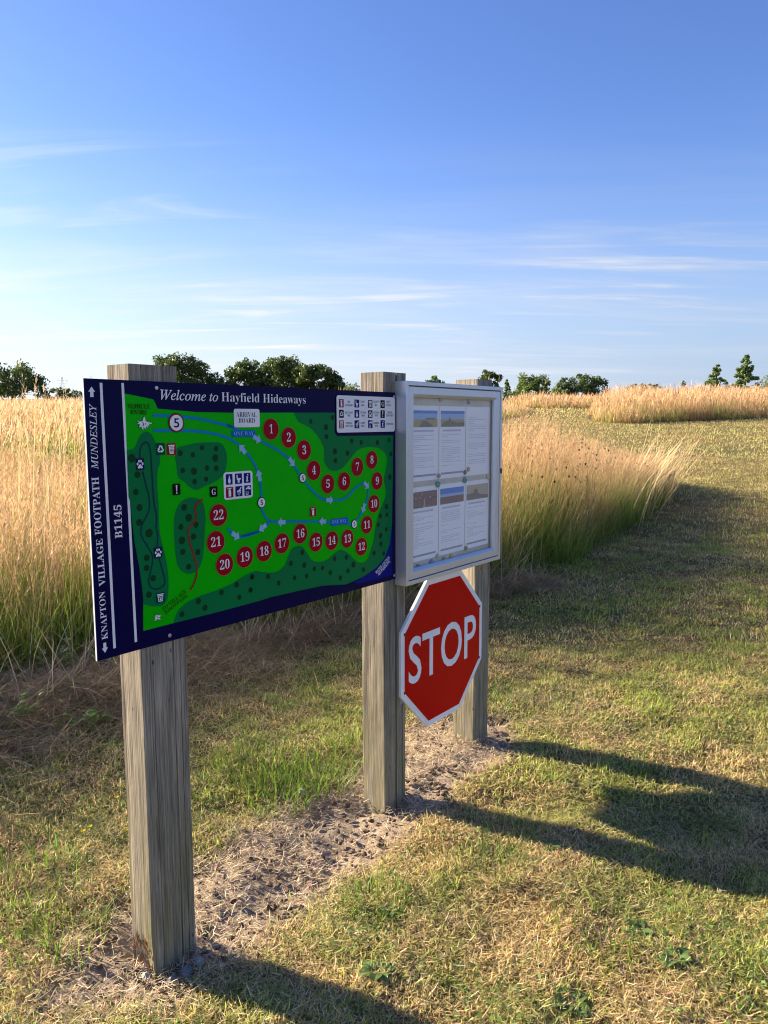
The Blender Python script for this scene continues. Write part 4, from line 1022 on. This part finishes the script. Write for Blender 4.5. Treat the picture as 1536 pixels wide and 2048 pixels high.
# ------------------------------------------------------------------ tall meadow grass
PINK_STRAW = np.array((.60, .375, .205)); PALE_STRAW = np.array((.57, .43, .235)); LEAF_G = np.array((.16, .28, .035)); LEAF_Y = np.array((.34, .46, .075))
def meadow(name, poly, area_box, dens, hmean, width, near, label, edge_ramp=.5, hfield=None, green=.0, wind=.25, dens_fn=None):
    cl = Cloud()
    x0, x1, y0, y1 = area_box
    n_ = int((x1 - x0) * (y1 - y0) * dens)
    x = rng.uniform(x0, x1, n_); y = rng.uniform(y0, y1, n_)
    keep = in_poly(x, y, poly) & (np.abs(x) < .72 * y + 2.6)
    x, y = x[keep], y[keep]
    d = poly_dist(x, y, poly)
    k = d > (.62 if near else 1.2) * fbm(x, y, 1.9 if near else .6, 3, 73) - (.2 if near else .4); x, y, d = x[k], y[k], d[k]
    if dens_fn is not None:
        k = rng.uniform(0, 1, len(x)) < dens_fn(x, y, d); x, y, d = x[k], y[k], d[k]
    k = rng.uniform(0, 1, len(x)) < .3 + 1.1 * fbm(x, y, 1.6, 3, 71); x, y, d = x[k], y[k], d[k]
    n_ = len(x)
    hl = hmean * (.52 + .92 * fbm(x, y, .7, 4, 75)) * (.45 + .55 * sstep(0, edge_ramp, d)) * np.clip(rng.normal(1, .13, n_), .5, 1.45)
    if hfield is not None: hl = hl * hfield(x, y)
    P = np.stack([x, y, GZ(x, y) - .01], 1)
    az = rng.normal(-.1, 1.25, n_)                                    # mostly bending to the right
    lean = np.abs(rng.normal(.06, .09, n_)) + .16 * sstep(.35, 0, d); bend = np.abs(rng.normal(wind, .2, n_))
    gpatch = np.clip(sstep(.42, .62, fbm(x, y, .9, 3, 81)) + green, 0, 1)
    gnear = (near > 0) * (.75 * sstep(-.4, -1.5, x) * sstep(8.5, 5.2, y) + .45 * sstep(.6, 1.3, x) * sstep(8.6, 6.8, y)); gpatch = np.clip(gpatch + gnear, 0, 1)
    head = lerp(jit(PINK_STRAW, n_, .3, .06), jit(PALE_STRAW, n_, .28, .06), rng.uniform(0, 1, n_) * .7)
    sb = lerp(jit((.54, .40, .15), n_, .2, .06), jit((.24, .33, .05), n_, .2, .06), gpatch)
    w = width * rng.uniform(.7, 1.25, n_)
    seg = 3 if near else 2
    tipc = cl.ribbons(P, az, hl, lean, bend, w * .8, sb, head, seg)
    # seed heads: positions rebuilt along the stem
    hvec = np.stack([np.cos(az), np.sin(az), np.zeros(n_)], 1)
    a = lean + bend
    dirv = hvec * np.sin(a)[:, None] + np.array([0, 0, 1.]) * np.cos(a)[:, None]
    if near:
        nearm = y < (near if near > 1 else 99)
        for kk in range(6):
            idx = np.where(nearm | (kk < 3))[0]; m_ = len(idx)
            off = rng.uniform(0, .20, m_)
            Q = tipc[idx] - dirv[idx] * off[:, None]
            cl.ribbons(Q, az[idx] + rng.normal(0, 1.3, m_), rng.uniform(.025, .06, m_), np.abs(a[idx] * .6 + rng.normal(.3, .25, m_)), rng.normal(.25, .2, m_), w[idx] * rng.uniform(.9, 1.9, m_), head[idx] * rng.uniform(.85, 1.1, (m_, 1)), head[idx] * 1.1, 1)
    else:
        Q = tipc - dirv * .14
        cl.ribbons(Q, az + rng.normal(0, .4, n_), rng.uniform(.16, .26, n_), a * .8, rng.normal(.3, .2, n_), w * 1.8, head, head * 1.08, 1)
    # leaves from the base
    for kk in range(3 if near else 2):
        gl = np.clip(gpatch * .75 + rng.uniform(-.1, .45, n_) + .10, 0, 1)
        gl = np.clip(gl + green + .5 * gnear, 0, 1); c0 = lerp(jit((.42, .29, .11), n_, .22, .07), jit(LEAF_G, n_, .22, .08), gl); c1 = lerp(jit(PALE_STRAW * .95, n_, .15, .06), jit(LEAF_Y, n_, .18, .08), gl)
        j = rng.normal(0, .05, (n_, 3)); j[:, 2] = 0
        L = hl * rng.uniform(.35, .78, n_)
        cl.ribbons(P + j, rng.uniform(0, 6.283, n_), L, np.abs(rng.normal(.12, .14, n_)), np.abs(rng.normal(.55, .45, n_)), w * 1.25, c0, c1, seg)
    o = cl.build(name, M_BLADE); tag(o, label, 'tall grass', kind='stuff')
    return o
def dA_fn(x, y, d): return np.where(d < 1.2, 1.0, np.clip(1.15 - .09 * (y - 3), .35, 1) * np.where(y < 3.2, .6, 1)) * np.where(np.abs(x) > .56 * y + .5, .55, 1)
hA = lambda x, y: (1 - .24 * sstep(-1.2, -2.2, x) - .08 * sstep(-3, -4, x) * sstep(6, 8, y)) * (1 - .55 * sstep(1.9, 4.3, x))
meadow('meadow_grass', MEADOW_A, (-9, 5, 1.2, 13), 960, 1.02, .0046, 8.0, 'tall dry meadow grass with pinkish seed heads right behind the signs', .28, hA, 0, .26, dA_fn)
# green leafy undergrowth low in the near edge of the meadow
ug = Cloud()
n_ = 60000
x = rng.uniform(-4, 4.8, n_); y = rng.uniform(3.0, 12, n_); k = in_poly(x, y, MEADOW_A); x, y = x[k], y[k]
d = poly_dist(x, y, MEADOW_A); lf = sstep(-.8, -1.6, x) * sstep(6.5, 5, y); k = (d < .9 + 1.3 * lf) & (rng.uniform(0, 1, len(x)) < sstep(.9 + 1.4 * lf, .1, d) * (.3 + fbm(x, y, 1.2, 3, 78))); lf = lf[k]; x, y = x[k], y[k]; n_ = len(x)
P = np.stack([x, y, GZ(x, y) - .01], 1); c = jit((.15, .23, .04), n_, .3, .1)
ug.ribbons(P, rng.uniform(0, 6.283, n_), rng.uniform(.15, .55, n_) * (1 + .35 * lf), np.abs(rng.normal(.2, .2, n_)), np.abs(rng.normal(.8, .5, n_)), rng.uniform(.005, .009, n_), c, c * (1.4, 1.2, 1.1), 3)
o = ug.build('green_undergrowth', M_BLADE); tag(o, 'green leafy undergrowth low in the near edge of the tall grass', 'undergrowth', kind='stuff')
# the taller thin stems that stand above the rest at the far left and at the clump's right tip
tall = Cloud()
spots = [(-1.95, 4.3), (-2.02, 4.6), (-2.25, 4.5), (-1.82, 4.2), (-2.6, 5.4), (-2.35, 5.2), (-2.15, 5.6), (-2.5, 6.2), (-1.9, 5.3), (-2.9, 6.8), (-3.1, 6.4), (-2.2, 6.3), (-2.7, 7.0), (-1.75, 4.8)]
n_ = 46
ix = rng.integers(0, len(spots), n_)
x = np.array([spots[k][0] for k in ix]) + rng.normal(0, .09, n_); y = np.array([spots[k][1] for k in ix]) + rng.normal(0, .12, n_)
P = np.stack([x, y, GZ(x, y) - .01], 1); az = rng.normal(-.1, .9, n_); hl = rng.uniform(1.3, 1.82, n_); ln = np.abs(rng.normal(.05, .06, n_)); bd = np.abs(rng.normal(.12, .1, n_))
c1 = jit((.60, .46, .26), n_, .12, .04)
tp = tall.ribbons(P, az, hl, ln, bd, .0052, c1 * .8, c1, 4)
dv = np.stack([np.cos(az) * np.sin(ln + bd), np.sin(az) * np.sin(ln + bd), np.cos(ln + bd)], 1)
for kk in range(12):
    tall.ribbons(tp - dv * rng.uniform(0, .26, n_)[:, None], az + rng.normal(0, 1.4, n_), rng.uniform(.02, .045, n_), np.abs(rng.normal(.25, .15, n_)), .1, .0058, c1, c1 * 1.08, 1)
n_ = 130
x = rng.uniform(2.7, 4.25, n_); y = 10.6 + (x - 3.95) * 1.9 + rng.uniform(-.3, 1.2, n_)
P = np.stack([x, y, GZ(x, y) - .01], 1); az = rng.normal(0, .4, n_); hl = rng.uniform(.8, 1.2, n_); ln = np.abs(rng.normal(.22, .12, n_)); bd = np.abs(rng.normal(.75, .3, n_))
c1 = jit((.58, .45, .25), n_, .12, .04)
tall.ribbons(P, az, hl, ln, bd, .012, c1 * .8, c1 * 1.1, 5)
o = tall.build('tall_seeding_stems', M_BLADE); tag(o, 'pale seeding grass stems standing above the rest of the meadow', 'tall grass', kind='stuff')
meadow('meadow_grass', MEADOW_B, (-44, 8, 12.5, 52), 75, 1.0, .020, 0, 'greenish tall meadow grass beyond the mown path, left and middle distance', 1.0, lambda x, y: (.82 - .25 * sstep(25, 45, y)) * (1 - .45 * sstep(0, 4, x)), .18, .25, lambda x, y, d: np.where(d < 2, 1, np.clip(1.2 - .022 * (y - 12), .25, 1)))
meadow('meadow_grass', MEADOW_C, (7, 45, 26, 52), 110, .92, .020, 0, 'golden bank of tall dry grass beyond the mown field on the right', .8, None, -.35, .25, lambda x, y, d: np.where(d < 2.5, 1.0, np.clip(1.3 - .045 * (y - 27), .2, 1)))
meadow('meadow_grass', MEADOW_D, (7, 15, 39, 48), 60, .62, .030, 0, 'small far strip of orange dry grass where the mown path ends', .8, None, -.4)

# ------------------------------------------------------------------ flattened dead straw along the meadow's near edge
th = Cloud()
edge = [(-2.9, 3.05), (-2.1, 3.35), (-1.65, 3.72), (-1.38, 4.05), (-1.0, 4.5), (-.6, 4.8), (-.1, 5.25), (.4, 5.6), (.9, 5.85), (1.3, 6.2)]
n_ = 46000
sg = rng.uniform(0, len(edge) - 1.001, n_); k = sg.astype(int); f_ = sg - k; e_ = np.array(edge)
px = e_[k, 0] * (1 - f_) + e_[k + 1, 0] * f_; py = e_[k, 1] * (1 - f_) + e_[k + 1, 1] * f_
tx_ = e_[k + 1] - e_[k]; tx_ /= np.hypot(tx_[:, 0], tx_[:, 1])[:, None]
wd = np.where(px < -1.0, .62, .26)
off = rng.normal(-.02, 1, n_) * wd * .55
x = px + tx_[:, 1] * off; y = py - tx_[:, 0] * off
pile = np.exp(-(off / wd) ** 2 * 1.2) * np.where(px < -1.0, .15, .05) * (.4 + fbm(x, y, 4, 3, 91))
P = np.stack([x, y, GZ(x, y) + rng.uniform(0, 1, n_) * pile], 1)
c = jit((.42, .31, .165), n_, .45, .08); c = np.where(rng.uniform(0, 1, (n_, 1)) < .33, jit((.46, .36, .21), n_, .15, .05), c)
th.ribbons(P, rng.uniform(0, 6.283, n_), rng.uniform(.06, .24, n_), rng.normal(1.4, .16, n_), rng.normal(.15, .3, n_), rng.uniform(.0025, .0045, n_), c, c * 1.1, 3)
# long straws lying or leaning out of the edge
n_ = 700
sg = rng.uniform(0, len(edge) - 1.001, n_); k = sg.astype(int); f_ = sg - k
x = e_[k, 0] * (1 - f_) + e_[k + 1, 0] * f_ + rng.normal(-.03, .12, n_); y = e_[k, 1] * (1 - f_) + e_[k + 1, 1] * f_ + rng.normal(.03, .12, n_)
P = np.stack([x, y, GZ(x, y)], 1); c = jit((.62, .52, .36), n_, .15, .05)
th.ribbons(P, rng.uniform(0, 6.283, n_), rng.uniform(.25, .7, n_), np.abs(rng.normal(.75, .35, n_)), rng.normal(.7, .4, n_), rng.uniform(.003, .0045, n_), c * .8, c, 4)
o = th.build('dead_straw', M_STRAW); tag(o, 'flattened brown dead straw along the near edge of the tall grass', 'dead grass', kind='stuff')

# ------------------------------------------------------------------ single plants
def leafy(cl, P, an, L, W, tilt, droop, c, cup=.25):
    """broad leaf as a strip of quads"""
    n_ = 6; pts = []; p = Vector(P); th_ = tilt
    d = Vector((math.cos(an), math.sin(an), 0)); s_ = Vector((-math.sin(an), math.cos(an), 0))
    prev = None; V4 = []
    for k in range(n_ + 1):
        t = k / n_; w = W * (math.sin(math.pi * (t ** .8) * .97 + .06)) * .5
        up = Vector((0, 0, 1))
        a_, m__, b_ = p - s_ * w + up * w * cup, p.copy(), p + s_ * w + up * w * cup
        if prev: V4 += [(prev[0], prev[1], m__, a_), (prev[1], prev[2], b_, m__)]
        prev = (a_, m__, b_)
        p = p + (d * math.cos(th_) + up * math.sin(th_)) * (L / n_); th_ -= droop / n_
    cl.quads(np.array([[tuple(v) for v in q] for q in V4]), np.array([np.array(c) * random.uniform(.88, 1.12) for _ in V4]))
def rosette(x, y, r, nl, label, c=(.085, .15, .04)):
    t = empty('broadleaf_weed', (x, y, gz1(x, y)), label, 'weed', 'broad leaved weeds in the mown grass')
    for k in range(nl):
        cl = Cloud(); an = 6.283 * k / nl + random.uniform(-.3, .3)
        leafy(cl, (.006 * math.cos(an), .006 * math.sin(an), .006), an, r * random.uniform(.6, 1.05), r * random.uniform(.42, .62), random.uniform(.1, .6), random.uniform(.5, 1.0), np.array(c) * random.uniform(.75, 1.25))
        cl.build('leaf', M_WEED, t)
for x, y, r, nl, lab in ((.48, 1.80, .085, 9, 'largest broad leaved weed rosette at the bottom edge, right of centre'), (.80, 1.93, .075, 8, 'broad leaved weed rosette at the lower right, in sunlit straw'), (.74, 2.06, .06, 7, 'smaller weed rosette just beyond the lower right one'),
                         (-.02, 1.90, .08, 6, 'dark weed with long leaves in the near post shadow'), (.57, 2.47, .055, 7, 'weed rosette lying in the middle post shadow'), (.02, 2.14, .05, 6, 'small weed rosette at the edge of the bare soil')):
    rosette(x, y, r * .8, nl + 1, lab, (.10, .165, .045))
def yellow_flower(x, y):
    t = empty('yellow_flower', (x, y, gz1(x, y)), 'small yellow flower in the rough grass left of the nearest post', 'flower', 'yellow flowers in the grass')
    cl = Cloud(); h = random.uniform(.05, .075)
    cl.ribbons([(0, 0, 0)], [random.uniform(0, 6)], [h], [.05], [.15], [.0028], (.12, .2, .04), (.14, .2, .05), 3); cl.build('stem', M_WEED, t)
    cl = Cloud(); n_ = 13
    cl.ribbons(np.tile((0, 0, h - .002), (n_, 1)), np.linspace(0, 6.283, n_, endpoint=False), np.full(n_, .0115), np.full(n_, 1.15), np.full(n_, .3), .006, (.62, .42, .01), (.70, .50, .01), 2, np.zeros(n_)); cl.build('petals', M_WEED, t)
for x, y in ((-1.02, 2.74), (-.98, 2.79), (-.98, 2.90), (-1.05, 2.55), (-1.05, 2.49), (-.91, 2.53)): yellow_flower(x, y)
M_HEAD = mat('dark_seed_head', (.028, .017, .012), .9)
def knapweed(x, y, h, label=None):
    t = empty('knapweed', (x, y, gz1(x, y)), 'thin wiry knapweed with dark seed heads among the tall grass', 'wild plant', 'dark headed knapweed plants')
    cl = Cloud(); heads = []
    for k in range(random.randint(4, 7)):
        az = random.uniform(0, 6.283); L = h * random.uniform(.8, 1.08); ln = random.uniform(.02, .2); bd = random.uniform(-.05, .2)
        tp = cl.ribbons([(random.uniform(-.03, .03), random.uniform(-.03, .03), 0)], [az], [L], [ln], [bd], [.006], (.12, .13, .04), (.14, .10, .05), 4)
        heads.append(tuple(tp[0]))
        for q in range(3):
            cl.ribbons([tuple(np.array(tp[0]) * random.uniform(.35, .85))], [random.uniform(0, 6.28)], [random.uniform(.05, .10)], [.7], [.4], [.016], (.10, .17, .04), (.13, .18, .05), 2)
    cl.build('stem', M_WEED, t)
    for hd in heads:
        bm = bmesh.new(); bmesh.ops.create_icosphere(bm, subdivisions=1, radius=.0105, matrix=Matrix.Translation(hd) @ Matrix.Diagonal((1, 1, 1.25, 1)))
        me = bpy.data.meshes.new('seed_head'); bm.to_mesh(me); bm.free(); link('seed_head', me, t, [M_HEAD])
for x, y, h in ((1.30, 7.3, 1.0), (1.55, 7.7, 1.02), (1.75, 7.2, .92), (1.95, 8.0, 1.0), (2.25, 8.2, 1.02), (1.2, 7.9, 1.0), (2.45, 8.5, .95), (1.62, 8.3, 1.08), (2.9, 9.6, .8), (1.42, 6.8, .8), (2.05, 7.6, .84), (3.35, 9.9, .62)): knapweed(x, y, h * .95)
def green_weed(x, y, h, n_, label, c):
    t = empty('leafy_weed', (x, y, gz1(x, y)), label, 'weed', 'leafy green weeds at the meadow edge')
    cs = Cloud(); cl = Cloud()
    for k in range(n_):
        az = random.uniform(0, 6.283); L = h * random.uniform(.5, 1.1)
        st = (random.uniform(-.07, .07), random.uniform(-.05, .05), 0)
        tp = cs.ribbons([st], [az], [L], [random.uniform(.1, .6)], [random.uniform(.1, .6)], [.004], (.10, .12, .04), (.12, .16, .04), 3)[0]
        for q in range(5):
            f_ = random.uniform(.4, 1); p = np.array(st) * (1 - f_) + tp * f_
            leafy(cl, tuple(p), random.uniform(0, 6.283), random.uniform(.03, .055), random.uniform(.018, .032), random.uniform(.0, .7), .7, np.array(c) * random.uniform(.8, 1.3))
    cs.build('stem', M_WEED, t); cl.build('foliage', M_WEED, t)
green_weed(-1.72, 3.38, .22, 8, 'bright green leafy weed at the left edge, low in the dead straw', (.14, .26, .03))
green_weed(-1.62, 4.05, .28, 9, 'round leaved green weed in the shade just left of the map board', (.12, .25, .03))
green_weed(-1.85, 4.0, .38, 7, 'grey green stalked weed standing behind the round leaved one', (.14, .19, .09))
green_weed(-1.38, 3.40, .12, 4, 'small leafy weed in the brown straw left of the nearest post', (.13, .23, .03))

# ------------------------------------------------------------------ trees and bushes beyond the fields
M_BARK = mat('bark', (.10, .078, .055), .95, 0, .1)
def limb(bm, a, b, r0, r1, n_=7):
    a, b = Vector(a), Vector(b); d = (b - a).normalized(); s_ = d.orthogonal().normalized(); t_ = d.cross(s_)
    A_, B_ = [[bm.verts.new(p + (s_ * math.cos(6.283 * k / n_) + t_ * math.sin(6.283 * k / n_)) * r) for k in range(n_)] for p, r in ((a, r0), (b, r1))]
    for k in range(n_): bm.faces.new((A_[k], A_[(k + 1) % n_], B_[(k + 1) % n_], B_[k]))
def tree(px0, px1, ytop, D, label, cat='tree', name='broadleaf_tree', style='broad', leaf=.22, nl=5000, col=(.055, .085, .022), seed=0, group='trees on the skyline', gap=.0, peak=.5):
    rs = np.random.default_rng(100 + seed)
    k = D / 1519.0
    xc = (.5 * (px0 + px1) - 768) * k; wd = (px1 - px0) * k
    g0 = gz1(xc, D) - .1; H = 1.4964 + (842 - ytop) * k - g0
    t = empty(name, (xc, D, g0), label, cat, group)
    bm = bmesh.new(); tr_h = H * (.30 if style == 'broad' else .9 if style == 'spire' else .2)
    limb(bm, (0, 0, -.2), (0, 0, tr_h), max(.03, H * .022), max(.015, H * .012))
    blobs = []
    if style == 'spire':
        for q in range(80):
            f_ = rs.uniform(.04, 1.0) ** .9; rad = wd * .5 * (1 - f_) ** .75 * rs.uniform(.1, 1.0) + .01 * H; an = rs.uniform(0, 6.283)
            blobs.append((rad * math.cos(an), rad * math.sin(an), H * f_ * .97, (.028 + .045 * (1 - f_)) * H))
            limb(bm, (0, 0, H * f_ * .85), (rad * math.cos(an), rad * math.sin(an), H * f_ * .97), .012 * H * (1 - f_) + .01, .008, 4)
    else:
        nb = 70 if style == 'broad' else 60
        for q in range(nb):
            an = rs.uniform(0, 6.283); rr = math.sqrt(rs.uniform(0, 1)) * .40 * wd
            bxx, byy = rr * math.cos(an), rr * math.sin(an)
            e = math.sqrt(max(0, 1 - ((bxx - (peak - .5) * wd) / (.56 * wd)) ** 2 - (byy / (.60 * wd)) ** 2))
            lo_ = .16 if style == 'broad' else .04
            zc = H * (lo_ + (1 - lo_ - .09) * e * (.06 + .94 * rs.uniform(0, 1) ** .85))
            br = rs.uniform(.06, .125) * min(wd, H * 1.3)
            blobs.append((bxx, byy, zc, br))
            if q % 3 == 0: limb(bm, (0, 0, tr_h * rs.uniform(.6, 1)), (bxx, byy, zc), .007 * H, .003 * H, 5)
    if style == 'bush':
        for q in range(22):
            an = rs.uniform(0, 6.283); rr = math.sqrt(rs.uniform(.1, 1)) * .45 * wd
            blobs.append((rr * math.cos(an), rr * math.sin(an), H * rs.uniform(.05, .34), rs.uniform(.08, .13) * min(wd, H * 1.3)))
    me = bpy.data.meshes.new('trunk'); bm.to_mesh(me); bm.free(); link('trunk', me, t, [M_BARK])
    nl = int(nl * 1.5); cl = Cloud(); B_ = np.array(blobs); wgt = B_[:, 3] ** 1.6; wgt /= wgt.sum()
    ix = rs.choice(len(B_), nl, p=wgt); d = rs.normal(0, 1, (nl, 3)); d /= np.linalg.norm(d, axis=1)[:, None]
    rad = B_[ix, 3] * (rs.uniform(0, 1, nl) ** .45) * rs.choice((1, 1, 1.28), nl)
    C_ = B_[ix, :3] + d * rad[:, None] * np.array((1, 1, .78))
    a1 = rs.normal(0, 1, (nl, 3)); a1 /= np.linalg.norm(a1, axis=1)[:, None]
    a2 = np.cross(a1, rs.normal(0, 1, (nl, 3))); a2 /= np.linalg.norm(a2, axis=1)[:, None]
    sz = leaf * rs.uniform(.6, 1.35, nl)[:, None]
    V4 = np.stack([C_ - a1 * sz * .6, C_ - a2 * sz * .28, C_ + a1 * sz * .6, C_ + a2 * sz * .28], 1)
    tint = np.asarray(col) * (1 + rs.normal(0, .22, (nl, 1))) * (1 + .25 * (rs.random(len(B_))[ix] - .5))[:, None] * (1 + rs.normal(0, .06, (nl, 3)))
    cl.quads(V4, np.clip(tint * 1.5, .005, 1)); cl.build('crown', M_LEAF, t)
    return t
tree(-38, 104, 716, 70, 'dark ragged tree at the far left edge of the view', style='broad', leaf=.24, nl=3600, seed=1, peak=.45)
tree(88, 182, 772, 95, 'low dark bush between the left tree and the map board', 'bush', 'round_bush', 'bush', .22, 2600, seed=2)
tree(304, 436, 702, 130, 'round topped tree above the left part of the map board', leaf=.42, nl=5200, seed=3, peak=.45)
tree(410, 476, 743, 130, 'small low tree right of the round topped one', leaf=.34, nl=2000, seed=4, peak=.42)
tree(448, 556, 716, 125, 'tree with a notched crown over the word Welcome', leaf=.4, nl=4600, seed=5, peak=.55)
tree(524, 644, 709, 122, 'tallest tree over the middle of the map board', leaf=.4, nl=5600, seed=6, peak=.45)
tree(584, 704, 727, 118, 'broad tree sloping down to the right over the map board', leaf=.4, nl=5200, seed=7, peak=.36)
tree(686, 728, 764, 90, 'pale hazy green bush just left of the middle post', 'bush', 'round_bush', 'bush', .2, 1200, (.12, .16, .06), seed=8)
tree(846, 894, 752, 120, 'small dark treetop over the left part of the notice case', leaf=.32, nl=1500, seed=9)
tree(948, 1004, 740, 110, 'upright dark tree behind the right end of the notice case', leaf=.3, nl=2200, seed=10)
tree(996, 1026, 760, 75, 'slim pale green young tree beside the notice case', name='young_tree', style='spire', leaf=.16, nl=900, col=(.11, .16, .06), seed=11)
tree(1014, 1112, 747, 62, 'light green rounded bush left of the dark one', 'bush', 'round_bush', 'bush', .15, 5200, (.085, .13, .03), seed=12, group='bushes at the end of the mown path')
tree(1100, 1218, 746, 62, 'wide dark green bush at the end of the mown path', 'bush', 'round_bush', 'bush', .15, 6500, (.05, .08, .022), seed=13, group='bushes at the end of the mown path', peak=.45)
tree(1088, 1136, 775, 58, 'low bright green bush in front of the two large ones', 'bush', 'round_bush', 'bush', .12, 1800, (.10, .15, .035), seed=14, group='bushes at the end of the mown path')
tree(1226, 1324, 765, 90, 'long low dark bush on the skyline above the golden bank', 'bush', 'round_bush', 'bush', .2, 2400, (.06, .075, .03), seed=15)
tree(1340, 1378, 764, 70, 'small pale sapling on the skyline between bush and birches', 'sapling', 'young_tree', 'spire', .13, 600, (.13, .17, .08), seed=16)
tree(1388, 1462, 731, 60, 'shorter of the two pointed young trees on the right', 'young tree', 'young_tree', 'spire', .12, 5600, (.10, .15, .045), seed=17)
tree(1446, 1518, 713, 58, 'taller of the two pointed young trees on the right', 'young tree', 'young_tree', 'spire', .12, 7000, (.095, .145, .042), seed=18)
tree(1506, 1560, 748, 60, 'feathery pale shrub at the right edge of the view', 'bush', 'round_bush', 'bush', .12, 1300, (.11, .15, .06), seed=19)

# a far pylon, barely to be seen
k = 420 / 1519.0
xp = (134 - 768) * k; zb = gz1(xp, 420); zt = 1.4964 + (842 - 754) * k
t = empty('pylon', (xp, 420, zb), 'faint distant lattice pylon above the low bush at far left', 'pylon')
bm = bmesh.new(); hp = zt - zb
for sx_ in (-1, 1):
    for sy_ in (-1, 1): limb(bm, (sx_ * 1.6, sy_ * 1.6, 0), (sx_ * .15, sy_ * .15, hp), .06, .05, 4)
for q in range(8):
    f0, f1 = q / 8, (q + 1) / 8; w0, w1 = 1.6 * (1 - f0) + .15 * f0, 1.6 * (1 - f1) + .15 * f1
    limb(bm, (-w0, -w0, hp * f0), (w1, -w1, hp * f1), .035, .035, 4); limb(bm, (w0, -w0, hp * f0), (-w1, -w1, hp * f1), .035, .035, 4)
me = bpy.data.meshes.new('lattice'); bm.to_mesh(me); bm.free(); M_PYL = mat('galvanised_steel', (.45, .46, .48), .5, .4); link('lattice', me, t, [M_PYL])
bm = bmesh.new()
for f_, w_ in ((.72, 2.6), (.84, 3.2), (.95, 2.2)): limb(bm, (-w_, 0, hp * f_), (w_, 0, hp * f_), .05, .05, 4)
me = bpy.data.meshes.new('cross_arm'); bm.to_mesh(me); bm.free(); link('cross_arm', me, t, [M_PYL])
